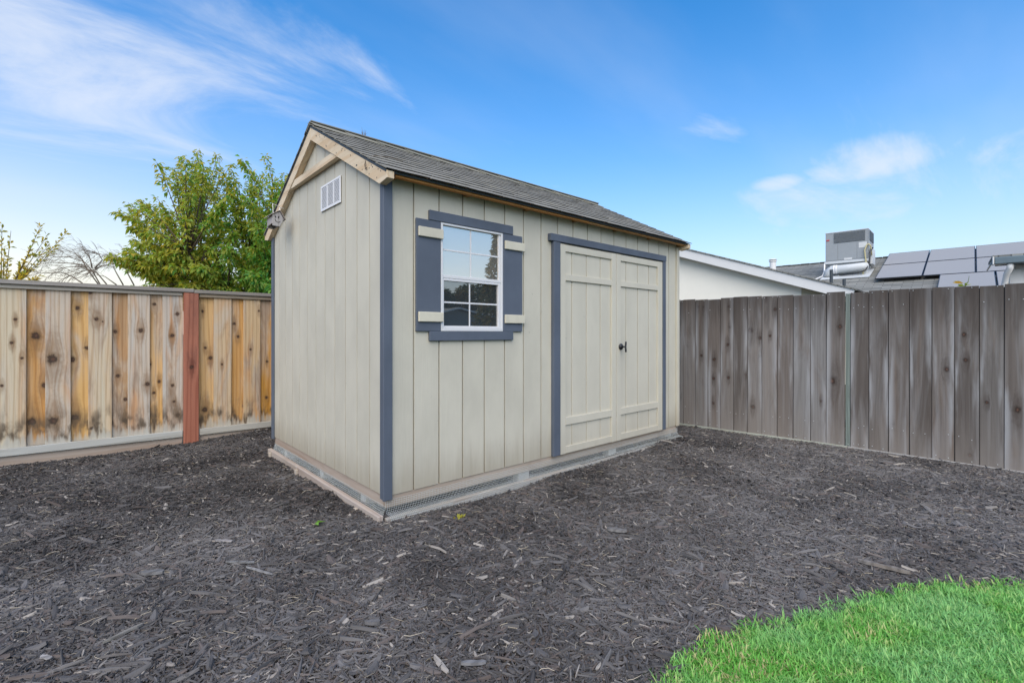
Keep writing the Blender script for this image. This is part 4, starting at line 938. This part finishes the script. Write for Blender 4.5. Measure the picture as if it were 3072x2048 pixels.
# wing with its gable to the yard
GA, GB_R, GZ_R, GP = 6.24, -0.56, 1.985, 0.3535
GB_P = 3.95; GZ_P = GZ_R + GP * (GB_P - GB_R); GB_L = 2 * GB_P - GB_R
fw_ = 0.235
poly('fascia', [(GA, GB_R, GZ_R), (GA, GB_P, GZ_P), (GA, GB_P, GZ_P - fw_), (GA, GB_R + 0.36, GZ_R + GP * 0.36 - fw_), (GA, GB_R + 0.08, GZ_R - 0.135)], (0.05, 0, 0), 'fascia_white', house, 0.004)
poly('fascia', [(GA, GB_L, GZ_R), (GA, GB_P + 0.002, GZ_P), (GA, GB_P + 0.002, GZ_P - fw_), (GA, GB_L, GZ_R - fw_)], (0.05, 0, 0), 'fascia_white', house, 0.004)
poly('wing_roof', [(GA - 0.03, GB_R - 0.05, GZ_R - 0.015), (GA - 0.03, GB_P, GZ_P + 0.002), (GA - 0.03, GB_P, GZ_P + 0.035), (GA - 0.03, GB_R - 0.05, GZ_R + 0.015)], (7.4, 0, 0), 'far_shingle', house, 0)
poly('wing_roof', [(GA - 0.03, GB_L + 0.05, GZ_R - 0.015), (GA - 0.03, GB_P + 0.002, GZ_P + 0.002), (GA - 0.03, GB_P + 0.002, GZ_P + 0.035), (GA - 0.03, GB_L + 0.05, GZ_R + 0.015)], (7.4, 0, 0), 'far_shingle', house, 0)
wc = 0.52
poly('wall', [(GA + 0.30, wc, -0.3), (GA + 0.30, GB_L - 1.0, -0.3), (GA + 0.30, GB_L - 1.0, GZ_R + GP * 1.0 - 0.10), (GA + 0.30, GB_P, GZ_P - 0.10), (GA + 0.30, wc, GZ_R + GP * (wc - GB_R) - 0.10)], (0.2, 0, 0), 'stucco', house, 0)
box('wall', GA + 0.5, EA + 0.7, wc, wc + 0.2, -0.3, GZ_R + 0.2, 'soffit', house, 0)
poly('eave_return', [(GA + 0.30, wc - 0.003, GZ_R - 0.13), (GA + 0.30, GB_R + 0.05, GZ_R - 0.13), (GA + 0.30, GB_R + 0.05, GZ_R + 0.0), (GA + 0.30, wc - 0.003, GZ_R + GP * (wc - GB_R) - 0.02)], (0.02, 0, 0), 'soffit', house, 0)
poly('soffit', [(GA + 0.051, GB_R + 0.03, GZ_R - 0.128), (GA + 0.051, wc + 0.01, GZ_R - 0.118), (GA + 0.051, wc + 0.01, GZ_R - 0.10), (GA + 0.051, GB_R + 0.03, GZ_R - 0.10)], (2.6, 0, 0), 'soffit', house, 0)
# vents on the roofs
def pipe_thing(name, label, cat, a, b, z0, z1, r, m, cap=None):
    p = Vector(HO) + Vector((a * math.cos(HROT) - b * math.sin(HROT), a * math.sin(HROT) + b * math.cos(HROT), z0))
    m_ = MB().tube([(0, 0, 0), (0, 0, z1 - z0)], r, 14)
    t = thing(name, label, cat, p, HROT)
    link('pipe', m_.mesh('pipe'), m, t)
    if cap: link('cap', MB().tube([(0, 0, z1 - z0 - 0.002), (0, 0, z1 - z0 + 0.025)], r * 1.25, 14).tube([(0, 0, z1 - z0 + 0.045), (0, 0, z1 - z0 + 0.07)], r * 1.35, 14, r * 0.9).tube([(0, 0, z1 - z0 + 0.02), (0, 0, z1 - z0 + 0.05)], r * 0.5, 8).mesh('cap'), m, t)
    return t
pipe_thing('flue_pipe', 'white capped flue pipe rising above the pale house gable', 'flue', 7.5, 1.39, 2.60, 2.93, 0.075, 'fascia_white', True)
pipe_thing('vent_pipe', 'tall dark vent pipe in front of the rooftop air conditioner', 'vent pipe', 7.5, 0.10, 2.18, 2.60, 0.036, 'pipe_dark')
pipe_thing('vent_pipe', 'short dark vent pipe between the air conditioner and the solar panels', 'vent pipe', 7.5, -0.16, 2.08, 2.35, 0.034, 'pipe_dark')
# solar panels
def hpt(a, b, z): return Vector(HO) + Vector((a * math.cos(HROT) - b * math.sin(HROT), a * math.sin(HROT) + b * math.cos(HROT), z))
def solar(b0, row, label):
    # upper-left corner up the slope
    s_top = [sl - 0.10, sl - 0.10 - 1.745, sl - 0.10 - 3.53][row]
    t = thing('solar_panel', label, 'solar panel', hpt(*(frm @ Vector((HB1 - b0, s_top - 1.70, 0)))), 0, 'solar panels on the neighbouring roof')
    t.rotation_euler = (Matrix.Rotation(HROT, 3, 'Z') @ frm.to_3x3()).to_euler()
    lift = 0.13 if row < 2 else 0.14
    link('glass', MB().box(0.012, 0.988, 0.012, 1.688, lift - 0.03, lift - 0.004).mesh('glass'), 'pv', t)
    f = MB().box(0, 0.012, 0, 1.70, lift - 0.035, lift).box(0.988, 1.0, 0, 1.70, lift - 0.035, lift).box(0.012, 0.988, 0, 0.012, lift - 0.035, lift).box(0.012, 0.988, 1.688, 1.70, lift - 0.035, lift)
    link('frame', f.mesh('frame'), 'black', t)
    for y in (0.35, 1.3): link('mounting_rail', MB().box(0.0, 1.0, y, y + 0.04, 0.002, lift - 0.036).mesh('mr'), 'grey_metal', t)
    return t
names = ['leftmost', 'second from left', 'third from left', 'fourth from left']
for c_ in range(4):
    solar(-0.40 - c_ * 1.02, 0, 'solar panel in the upper row, ' + names[c_] + ' on the grey roof')
    solar(-0.40 - c_ * 1.02, 1, 'solar panel in the middle row, ' + names[c_] + ' on the grey roof')
for c_ in range(3): solar(-1.76 - c_ * 1.02, 2, 'solar panel in the lowest row, ' + names[c_] + ', just above the fence')
# packaged air conditioner on its curb
ac = thing('rooftop_air_conditioner', 'grey boxy rooftop air conditioner on a curb above the shingle roof', 'air conditioner', hpt(11.5, 0.43, 2.8), HROT)
def A(nm, a0, a1, b0, b1, z0, z1, m, bevel=0.004): return box(nm, a0 - 11.5, a1 - 11.5, b0 - 0.43, b1 - 0.43, z0 - 2.8, z1 - 2.8, m, ac, bevel)
A('cabinet', 11.50, 12.58, -0.115, 0.975, 3.30, 4.185, 'grey_metal', 0.008)
A('top_lid', 11.49, 12.59, -0.125, 0.985, 4.186, 4.21, 'light_metal')
A('coil_grille', 11.488, 11.499, -0.035, 0.752, 3.862, 4.165, 'pipe_dark', 0.001)
g_ = MB()
for i in range(14): g_.box(-0.018, -0.0125, -0.465, 0.322, 1.072 + i * 0.0215, 1.078 + i * 0.0215)
link('grille_bars', g_.mesh('grille_bars'), 'grey_metal', ac)
A('coil_grille', 11.58, 12.50, -0.128, -0.116, 3.88, 4.165, 'pipe_dark', 0.001)
A('access_panel', 11.492, 11.499, 0.655, 0.965, 3.33, 3.835, 'grey_metal', 0.003); A('access_panel', 11.492, 11.499, 0.168, 0.649, 3.33, 3.835, 'grey_metal', 0.003); A('access_panel', 11.492, 11.499, -0.105, 0.162, 3.33, 3.835, 'grey_metal', 0.003)
A('badge', 11.485, 11.4915, 0.87, 0.952, 3.955, 3.985, 'red_badge', 0.001); A('rating_label', 11.486, 11.4915, -0.085, 0.118, 3.645, 3.81, 'paper', 0.001); A('name_plate', 11.486, 11.4915, 0.285, 0.49, 3.315, 3.375, 'paper', 0.001)
A('corner_post', 11.485, 11.52, -0.135, -0.1295, 3.30, 4.185, 'light_metal', 0.001)
A('control_box', 11.60, 12.2, -0.20, -0.136, 3.15, 3.62, 'light_metal'); A('base_rail', 11.46, 12.6, -0.14, 1.0, 3.225, 3.298, 'light_metal'); A('base_rail', 11.52, 12.5, -0.08, 0.93, 3.17, 3.223, 'grey_metal')
A('curb', 11.6, 12.5, -0.06, 0.95, 2.80, 3.168, 'light_metal')
poly('flashing', [(-0.35, -0.62, -0.09), (-0.35, 0.62, -0.09), (0.55, 0.62, 0.21), (0.55, -0.62, 0.21)], (0, 0, 0.03), 'light_metal', ac)
link('duct', MB().tube([(-0.06, 0.47, 0.02), (-0.07, 0.46, 0.16), (-0.07, 0.36, 0.24), (-0.07, 0.0, 0.24), (-0.07, -0.40, 0.26), (0.0, -0.50, 0.28)], 0.125, 16).mesh('duct', 0, True), 'light_metal', ac)
for b in (0.22, 0.28): link('duct_band', MB().tube([(-0.07, b, 0.24), (-0.07, b + 0.05, 0.24)], 0.134, 16).mesh('band', 0, True), 'metal_white', ac)
link('conduit', MB().tube([(-0.10, -0.42, 0.02), (-0.06, -0.50, 0.35), (-0.06, -0.46, 0.75), (-0.05, -0.52, 0.91), (-0.04, -0.56, 0.93), (-0.02, -0.60, 0.88), (0.06, -0.62, 0.6)], 0.02, 8).mesh('conduit', 0, True), 'hose_tan', ac)
link('cable', MB().tube([(0.10, -0.64, 0.82), (-0.05, -0.60, 0.7), (-0.06, -0.58, 0.35), (-0.16, -0.50, 0.14), (-0.18, -0.25, 0.06), (-0.18, 0.15, 0.04)], 0.02, 8).mesh('cable', 0, True), 'black', ac)
link('drain_pipe', MB().tube([(-0.02, 0.565, 0.45), (-0.03, 0.575, 0.2), (-0.05, 0.62, 0.06), (-0.4, 0.85, -0.11)], 0.022, 8).mesh('pipe', 0, True), 'metal_white', ac)
# low building with a gutter at the right
ob = thing('outbuilding', 'small pale outbuilding with a blue grey gutter just behind the fence', 'outbuilding', hpt(2.95, -2.6, 0), HROT)
def Bx(nm, a0, a1, b0, b1, z0, z1, m, bevel=0.003): return box(nm, a0 - 2.95, a1 - 2.95, b0 + 2.6, b1 + 2.6, z0, z1, m, ob, bevel)
Bx('wall', 3.25, 5.4, -5.6, -2.80, -0.3, 2.02, 'fascia_white', 0)
Bx('corner_board', 3.22, 3.249, -2.86, -2.745, -0.3, 1.93, 'fascia_white'); Bx('corner_board', 3.2505, 3.36, -2.797, -2.77, -0.3, 1.97, 'fascia_white')
Bx('gutter', 2.95, 3.07, -5.6, -2.590, 1.99, 2.085, 'gutter', 0.01)
Bx('end_cap', 2.935, 3.085, -2.588, -2.570, 1.985, 2.095, 'fascia_white', 0.012)
poly('roof', [(0.05, 0.03, 2.086), (2.5, 0.03, 2.24), (2.5, 0.03, 2.28), (0.05, 0.03, 2.115)], (0, -3.0, 0), 'far_shingle', ob, 0)
poly('rake_edge', [(0.10, 0.055, 1.99), (0.10, 0.035, 2.05), (2.5, 0.035, 2.20), (2.5, 0.055, 2.14)], (0, -0.02, 0), 'gutter', ob, 0)
Bx('soffit', 3.075, 3.249, -5.6, -2.60, 1.992, 2.004, 'pipe_dark', 0)
link('downspout', MB().tube([(0.06, -0.14, 1.99), (0.06, -0.14, 1.93), (0.13, -0.11, 1.86), (0.19, -0.09, 1.70), (0.20, -0.09, 0.0)], 0.035, 10).mesh('downspout', 0, True), 'fascia_white', ob)

# ------------------------------------------------------------------ plants
EL, ED = Vector((0.7470, -0.6648, 0)), Vector((0.6648, 0.7470, 0))      # across and away from the yard
def leaf_into(vs_, fs, tn, p, d, L, w, tone, droop=0.35, nrm_=None):
    """one folded, drooping leaf: 6 vertices, 4 triangles' worth of quads"""
    d = d.normalized(); s = d.cross(Vector((0, 0, 1)));
    if s.length < 0.05: s = Vector((1, 0, 0))
    s.normalize(); s = (Matrix.Rotation(random.uniform(-0.9, 0.9), 3, d) @ s)
    n = s.cross(d); o = len(vs_)
    m1 = p + d * L * 0.45; t = p + d * L * 0.98 + Vector((0, 0, -droop * L * 0.5))
    vs_ += [p, m1 + s * w + n * w * 0.4, m1 - n * w * 0.1, m1 - s * w + n * w * 0.4, t]
    fs += [(o, o+2, o+1), (o, o+3, o+2), (o+1, o+2, o+4), (o+2, o+3, o+4)]; tn += [tone] * 5
def foliage(name, parent, m, leaves):
    vs_, fs, tn = [], [], []
    for L in leaves: leaf_into(vs_, fs, tn, *L)
    me = bpy.data.meshes.new(name); me.from_pydata([tuple(v) for v in vs_], [], fs)
    at = me.attributes.new('tone', 'FLOAT_VECTOR', 'POINT'); at.data.foreach_set('vector', [c for t in tn for c in t])
    return link(name, me, m, parent)
def bez(a, b, c, n): return [a * (1 - t) ** 2 + b * 2 * t * (1 - t) + c * t * t for t in [i / n for i in range(n + 1)]]

TIPS = [(-.59,4.63),(-.26,4.56),(-.9,4.38),(-.84,4.11),(.24,4.34),(.41,4.36),(.7,4.53),(.89,4.29),(1.09,4.21),(1.2,4.31),(-1.58,3.66),(-1.71,3.52),(-1.5,3.41),(-1.98,3.1),(-2.0,2.72),(-1.71,2.64),(-1.59,2.53),(-1.31,3.66),(-1.08,3.63),(-.84,3.74),(-.01,4.4),(-.54,4.36),(-.69,4.36),(1.15,3.82),(-1.69,3.24),(-1.87,2.93),(-1.91,2.22),(-1.6,2.1),(-1.4,2.4),(-1.19,2.04)]
HULL = [(-1.98,2.74),(-1.65,3.1),(-1.70,3.5),(-1.19,3.6),(-.86,4.2),(-.59,4.35),(-.2,4.12),(.07,4.2),(.33,3.9),(.66,4.25),(.99,4.05),(1.22,4.0),(1.78,3.9),(2.2,3.4),(2.2,1.3),(-1.32,1.5),(-1.45,2.18),(-1.84,2.54)]
def inside(poly_, x, y):
    r = False; j = len(poly_) - 1
    for i in range(len(poly_)):
        (xi, yi), (xj, yj) = poly_[i], poly_[j]
        if (yi > y) != (yj > y) and x < (xj - xi) * (y - yi) / (yj - yi) + xi: r = not r
        j = i
    return r
random.seed(21)
tree = thing('leafy_tree', 'bushy green tree with upper shoots tinted golden as if backlit behind the cedar fence', 'tree', (0.75, 7.9, -0.3))
tb = MB(); limbs = []
T0 = Vector((0, 0, 0)); fork = Vector((0.02, 0, 1.2))
tb.tube([T0, Vector((0.03, 0, 0.6)), fork], 0.13, 10, 0.10)
for i in range(9):
    a = 6.283 * i / 9 + jit(0.3); h = random.uniform(2.1, 3.0); rr = random.uniform(0.5, 1.2)
    e = EL * (math.cos(a) * rr * 1.2) + ED * (math.sin(a) * rr * 0.8) + Vector((0, 0, h))
    pth = bez(fork, fork + (e - fork) * 0.4 + Vector((0, 0, 0.45)), e, 6); limbs.append(pth); tb.tube(pth, 0.065, 7, 0.022)
leaves = []
def shoot(tip, L_, n, side=1.0, gold=0.3, leafL=0.075, start=None):
    base = start if start is not None else min((p for l in limbs for p in l[2:]), key=lambda q: (q - (tip - Vector((0, 0, 0.55)))).length)
    pth = bez(base, base + (tip - base) * 0.5 + Vector((jit(0.1), jit(0.1), 0.12)), tip, 7); tb.tube(pth, 0.014, 4, 0.003)
    tot = sum((b - a).length for a, b in zip(pth, pth[1:]))
    for i in range(n):
        t = 1 - (random.random() ** 1.25) * min(1, L_ / tot); k = min(6, int(t * 7)); f = t * 7 - k
        p = pth[k].lerp(pth[k + 1], f); ax = (pth[k+1] - pth[k]).normalized()
        rad = Vector((jit(1), jit(1), jit(0.7))).normalized(); d = ax * 0.4 + rad + Vector((0, 0, -0.75))
        off = rad * random.uniform(0, 0.13) * (1.2 - 0.7 * t)
        g2 = max(0, min(1, random.gauss(gold, 0.22)))
        leaves.append((p + off, d, leafL * random.uniform(0.7, 1.35), leafL * random.uniform(0.18, 0.28), (random.random(), g2, 0)))
zo = -(-0.3)
def TP(l, z, dep): return EL * l + ED * dep + Vector((0, 0, z + zo))
for (l, z) in TIPS:
    dep = jit(0.5); shoot(TP(l, z, dep), 0.85, 95, gold=0.5)
    for q in range(2): shoot(TP(l * 0.9 + jit(0.16), z - random.uniform(0.12, 0.45), dep + jit(0.4)), 0.7, 90, gold=0.45)
cnt = 0
while cnt < 400:
    l, z = random.uniform(-2, 2.2), random.uniform(1.3, 4.4)
    if not inside(HULL, l, z): continue
    edge_ = max(0, (l + 0.5) / 2.4); low = 1 - max(0, min(1, (z - 2.0) / 2.0))
    if random.random() > 0.35 + 0.6 * edge_ * low + 0.3 * low: continue
    gold = max(0.04, 0.50 - 0.36 * low * edge_ - 0.25 * edge_)  # more gold up and left: low-sun backlight put into leaf colour
    shoot(TP(l, z, random.uniform(-1.25, 0.9)), 0.6, 105 if low > 0.4 else 80, gold=gold, leafL=0.10); cnt += 1
link('trunk', tb.mesh('trunk', 0, True), 'bark', tree)
foliage('crown', tree, 'leaf', leaves)
# shrub at the left edge
random.seed(5)
SH = [(.93,2.42),(.89,2.24),(.71,2.49),(.67,2.42),(.11,2.46),(.08,2.23),(.09,2.16),(.03,2.55),(.02,2.07),(.71,1.83),(.58,1.79),(.5,1.84),(.24,2.01),(.06,1.95),(.16,1.87),(.35,1.91),(.45,2.1),(.56,2.2),(.66,2.29),(-.2,2.5),(-.3,2.2),(-.4,2.4),(-.1,1.9),(-.25,1.8),(.3,1.75),(.42,1.72),(.12,1.7)]
shrub = thing('leafy_shrub', 'sparse shrub with small oval leaves above the left end of the cedar fence', 'shrub', (-2.35, 6.62, -0.3))
tb = MB(); leaves = []
tb.tube([(0, 0, 0), (0.02, 0, 0.9), (0.05, 0, 1.5)], 0.05, 8, 0.03)
hub = Vector((0.05, 0, 1.5)); hub2 = EL * 0.2 + Vector((0, 0, 1.95)); tb.tube([hub, hub2], 0.02, 6, 0.015)
for k, (l, z) in enumerate(SH):
    tip = EL * l + ED * jit(0.12) + Vector((0, 0, z + 0.3)); st = hub2 if l > 0.3 else hub
    if 0.4 < l and z > 2.05: st = hub2
    pth = bez(st, st + (tip - st) * 0.55 + Vector((0, 0, -0.04)), tip, 6); tb.tube(pth, 0.008, 4, 0.002)
    for i in range(34):
        t = random.random() ** 0.6; q = min(5, int(t * 6)); p = pth[q].lerp(pth[q+1], t * 6 - q)
        d = Vector((jit(1), jit(1), jit(0.8))) + (pth[q+1] - pth[q]).normalized() * 0.8
        leaves.append((p + d * 0.012, d, random.uniform(0.045, 0.075), random.uniform(0.011, 0.017), (random.random(), random.random() ** 0.6, 0), 0.1))
link('trunk', tb.mesh('trunk', 0, True), 'bark', shrub); foliage('crown', shrub, 'leaf_shrub', leaves)
# wispy leafless tree
BARE = [[(.02,2.18),(-.17,2.5),(-.33,2.71),(-.6,2.8),(-.9,2.8),(-1.15,2.85)],[(.09,2.18),(-.11,2.47),(-.25,2.65),(-.51,2.9),(-.78,2.99),(-.96,2.99)],[(-.3,2.21),(-.58,2.37),(-.85,2.46),(-1.12,2.44),(-1.39,2.46),(-1.56,2.52)],[(.24,2.18),(-.03,2.47),(-.24,2.5),(-.41,2.44),(-.6,2.39),(-.88,2.25)],[(.58,2.17),(.47,2.43),(.35,2.58),(.17,2.63),(-.03,2.54)],[(.83,2.16),(.68,2.48),(.62,2.61),(.5,2.73),(.28,2.85),(-.03,2.88)],[(.72,2.44),(.76,2.63),(.72,2.78),(.44,2.81)],[(-.11,2.55),(-.1,2.71),(-.17,2.81),(-.3,2.93),(-.35,3.04)],[(.44,2.17),(.17,2.36),(.04,2.4)],[(-.24,2.61),(-.58,2.66),(-.85,2.67),(-1.26,2.69)],[(-.25,2.58),(-.51,2.58),(-.85,2.55)],[(.65,2.54),(.38,2.65),(.1,2.62),(-.06,2.52)],[(-.01,2.54),(.1,2.74),(.09,2.86),(-.11,2.93)]]
bare = thing('bare_tree', 'leafless tree with fine windswept twigs between the shrub and the green tree', 'tree', (-1.24, 11.67, -0.3))
tb = MB(); tb.tube([(0, 0, 0), (0.05, 0.0, 1.0), EL * 0.25 + Vector((0, 0, 1.7))], 0.09, 8, 0.05); base = EL * 0.25 + Vector((0, 0, 1.7))
tw = MB()
def sub_twigs(pts, depth):
    for a, b in zip(pts[1:], pts[2:]):
        for q in range(5 if depth == 0 else 2):
            p = a.lerp(b, random.random()); d = (b - a).normalized()
            sgn = random.choice((-1, 1)); d2 = (d + Vector((0, 0, 1)) * sgn * random.uniform(0.2, 0.9) + EL * -0.35 + ED * jit(0.5)).normalized()
            L = random.uniform(0.15, 0.42) * (1 if depth == 0 else 0.6)
            e = p + d2 * L + Vector((0, 0, -0.03)); m_ = p + d2 * L * 0.5 + Vector((0, 0, 0.03)); pp = bez(p, m_, e, 3)
            tw.tube(pp, 0.0042 if depth == 0 else 0.003, 3, 0.0016, False)
            if depth == 0: sub_twigs(pp, 1)
for b in BARE:
    pts = [EL * l + ED * jit(0.05) + Vector((0, 0, z + 0.3)) for l, z in b]
    if b[0][1] < 2.25: tb.tube([base] + pts[:1], 0.024, 5, 0.016)
    tb.tube(pts, 0.015, 5, 0.004); sub_twigs(pts, 0)
link('trunk', tb.mesh('trunk', 0, True), 'twig', bare); o = link('twigs', tw.mesh('twigs'), 'twig', bare); o['kind'] = 'stuff'
# small flowering stem looking over the grey fence
fl = thing('garden_plant', 'small orange and green plant tip poking above the grey fence', 'plant', hpt(0.35, -2.315, -0.3), HROT)
link('stem', MB().tube([(0, 0, 0), (0.01, 0, 1.5), (0, -0.01, 1.86)], 0.008, 6, 0.003).tube([(0, -0.01, 1.82), (0, -0.035, 1.88), (0, -0.04, 1.93)], 0.003, 5, 0.0015).mesh('stem'), 'leaf_shrub', fl)
random.seed(2); lv = [(Vector((0, -0.005, 1.83)), Vector((jit(.3), jit(1), jit(.6))), 0.06, 0.014, (0.9, 0.0, 0), 0.1) for _ in range(8)]
lv += [(Vector((0, 0, 1.86)), Vector((jit(.2), 1, 0.25 + jit(.15))), 0.085, 0.013, (1, 1, 0), 0.1) for _ in range(4)]
foliage('leaves', fl, 'leaf_shrub', lv)
# trees and a house across the yard, seen mirrored in the shed window
random.seed(9)
def simple_tree(name, label, loc, h, rad, n, L, conic, gold):
    t = thing(name, label, 'tree', loc, 0)
    link('trunk', MB().tube([(0, 0, 0), (0, 0, h * 0.92)], 0.16, 8, 0.03).mesh('trunk'), 'bark', t)
    lv = []
    for i in range(n):
        z = h * (0.18 + 0.82 * random.random() ** (1.3 if conic else 0.9)); k = (1 - z / h) if conic else math.sqrt(max(0.03, 1 - ((z / h - 0.6) / 0.42) ** 2))
        a = random.random() * 6.283; a = round(a * 4) / 4 + jit(0.3); r_ = rad * k * random.random() ** 0.5 + 0.05
        p = Vector((math.cos(a) * r_, math.sin(a) * r_, z)); d = Vector((math.cos(a) + jit(.6), math.sin(a) + jit(.6), jit(1) - 0.3))
        lv.append((p, d, L * random.uniform(.6, 1.4), L * 0.22, (random.random(), max(0, min(1, random.gauss(gold, .3))), 0), 0.2))
    foliage('crown', t, 'leaf_far', lv); return t
simple_tree('conifer_tree', 'tall dark conifer reflected in the upper window sash', (15.4, -17.0, -0.3), 7.0, 1.9, 2600, 0.34, True, 0.3)
simple_tree('round_tree', 'broad dark tree reflected at the right of the lower window sash', (29.5, -37.5, -0.3), 6.4, 3.2, 3500, 0.5, False, 0.25)
simple_tree('round_tree', 'slender autumn tree reflected in the middle of the lower window sash', (26.6, -36.0, -0.3), 5.6, 1.2, 1500, 0.42, False, 0.55)
simple_tree('round_tree', 'dark tree reflected at the left edge of the lower window sash', (24.0, -36.5, -0.3), 5.6, 1.8, 2600, 0.5, False, 0.1)
hs2 = thing('far_house', 'low dark house with a broad white edged gable reflected in the lower window sash', 'house', (20.8, -28.7, -0.3))
poly('wall', [(-2.2, 0, 0), (4.4, 0, 0), (4.4, 0, 2.5), (0, 0, 3.3), (-2.2, 0, 2.85)], (0, -6, 0), 'gutter', hs2, 0)
poly('roof', [(-2.9, 0.4, 2.75), (0, 0.4, 3.36), (0, 0.4, 3.5), (-2.9, 0.4, 2.89)], (0, -7, 0), 'far_shingle', hs2, 0)
poly('roof', [(0.002, 0.4, 3.36), (5.2, 0.4, 2.42), (5.2, 0.4, 2.56), (0.002, 0.4, 3.5)], (0, -7, 0), 'far_shingle', hs2, 0)
poly('fascia', [(-2.9, 0.405, 2.75), (0, 0.405, 3.36), (0, 0.405, 3.5), (-2.9, 0.405, 2.89)], (0, 0.04, 0), 'fascia_white', hs2, 0)
poly('fascia', [(0.002, 0.405, 3.36), (5.2, 0.405, 2.42), (5.2, 0.405, 2.56), (0.002, 0.405, 3.5)], (0, 0.04, 0), 'fascia_white', hs2, 0)

# ------------------------------------------------------------------ single pieces lying on the mulch
def lying(name, label, cat, pts, w, h, m, color, seed, lift=0.026):
    """a flat splinter of bark or wood: outline from a centre line, uneven, with thickness"""
    rnd = random.Random(seed); P = [Vector((x, y, mulch_z(x, y) + lift)) for x, y in pts]; n = 7; a, b = P[0], P[-1]
    d = (b - a); s = Vector((-d.y, d.x, 0)).normalized(); c = (a + b) / 2; lo, hi = [], []
    for i in range(n):
        t = i / (n - 1); p = a.lerp(b, t) - c; k = (0.45 if i in (0, n - 1) else 1) * rnd.uniform(0.8, 1.15)
        p = p + s * rnd.uniform(-0.1, 0.1) * w
        lo += [p - s * w * k / 2, p + s * w * k / 2]; hi += [p - s * w * k / 2 * 0.85 + Vector((0, 0, h * rnd.uniform(0.8, 1.1))), p + s * w * k / 2 * 0.85 + Vector((0, 0, h * rnd.uniform(0.8, 1.1)))]
    vs_ = lo + hi; m2 = 2 * n; fs = []
    for i in range(n - 1):
        q = 2 * i; fs += [(q, q + 2, q + 3, q + 1), (m2 + q, m2 + q + 1, m2 + q + 3, m2 + q + 2), (q, m2 + q, m2 + q + 2, q + 2), (q + 1, q + 3, m2 + q + 3, m2 + q + 1)]
    fs += [(0, 1, m2 + 1, m2), (m2 - 2, 2*m2 - 2, 2*m2 - 1, m2 - 1)]
    o = link(name, MB().add(vs_, fs).mesh(name), m, None, c, color=color); return tag(o, label, cat)
M['bark_chip'] = wood('bark_chip', (0.05, 0.045, 0.043), 0.5, (0.20, 0.195, 0.19), along='X', bump=0.5)
lying('wood_chip', 'pale flat wood chip lying alone on the mulch left of the shed corner', 'wood chip', [(-0.89, 0.34), (-0.82, 0.255)], 0.030, 0.006, 'bark_chip', (0.33, 0.31, 0.30), 1)
lying('wood_block', 'short grey rectangular wood piece lying in front of the double doors', 'wood piece', [(0.91, -1.08), (0.99, -1.165)], 0.040, 0.014, 'bark_chip', (0.17, 0.165, 0.16), 2)
lying('bark_stick', 'long grey brown stick lying on the mulch beside the lawn edge', 'stick', [(1.59, -2.19), (1.63, -2.40)], 0.022, 0.016, 'bark_chip', (0.21, 0.185, 0.16), 3)
lying('bark_slab', 'wide grey bark slab lying in the mulch at the left', 'bark piece', [(-1.245, 0.155), (-1.155, 0.09)], 0.038, 0.014, 'bark_chip', (0.15, 0.155, 0.16), 4)
lying('bark_stick', 'straight grey stick lying on the mulch below the shed corner', 'stick', [(-0.90, 0.005), (-0.79, -0.10)], 0.012, 0.009, 'bark_chip', (0.17, 0.175, 0.18), 5)
lying('bark_stick', 'thin pale stick angled across the mulch below the straight grey one', 'stick', [(-0.835, -0.13), (-0.752, -0.28)], 0.010, 0.008, 'bark_chip', (0.25, 0.25, 0.25), 6)
lying('bark_stick', 'tapered tan splinter in the mulch at the lower left', 'stick', [(-1.40, -0.43), (-1.275, -0.385)], 0.016, 0.009, 'bark_chip', (0.24, 0.225, 0.19), 7)
lying('bark_flake', 'ragged whitish bark flake in the lower left corner', 'bark piece', [(-1.575, -0.365), (-1.545, -0.40)], 0.022, 0.004, 'bark_chip', (0.42, 0.40, 0.38), 8)
lying('bark_slab', 'rounded dark bark slab standing out in the lower middle mulch', 'bark piece', [(-0.59, -0.99), (-0.545, -1.035)], 0.026, 0.013, 'bark_chip', (0.095, 0.095, 0.10), 9)
lying('bark_stick', 'thick grey wood splinter in the mulch at the bottom middle', 'stick', [(-0.44, -1.455), (-0.37, -1.51)], 0.017, 0.010, 'bark_chip', (0.18, 0.18, 0.185), 10)
gl = thing('fallen_leaf', 'bright green leaf fallen on the mulch before the shed corner', 'leaf', (-0.347, 0.178, mulch_z(-0.347, 0.178) + 0.024))
random.seed(3)
foliage('blade', gl, leaf_mat('green_leaf', ((0.16, 0.34, 0.06), (0.22, 0.42, 0.09)), (0.3, 0.4, 0.1), 0.3), [(Vector((-0.03, 0.02, 0.004)), Vector((0.75, -0.6, 0.35)), 0.075, 0.020, (0.8, 0.0, 0), 0.3), (Vector((-0.03, 0.02, 0.004)), Vector((0.1, -1, 0.25)), 0.055, 0.016, (0.5, 0, 0), 0.3)])
wd = thing('weed_sprig', 'tiny yellow green weed sprig in the mulch by the wire mesh', 'weed', (0.366, -0.311, mulch_z(0.366, -0.311) + 0.012))
foliage('sprig_leaves', wd, 'leaf_shrub', [(Vector((jit(.03), jit(.02), 0.008)), Vector((jit(1), jit(1), 0.9)), 0.032, 0.007, (0.9, 0.4, 0), 0.2) for _ in range(14)])
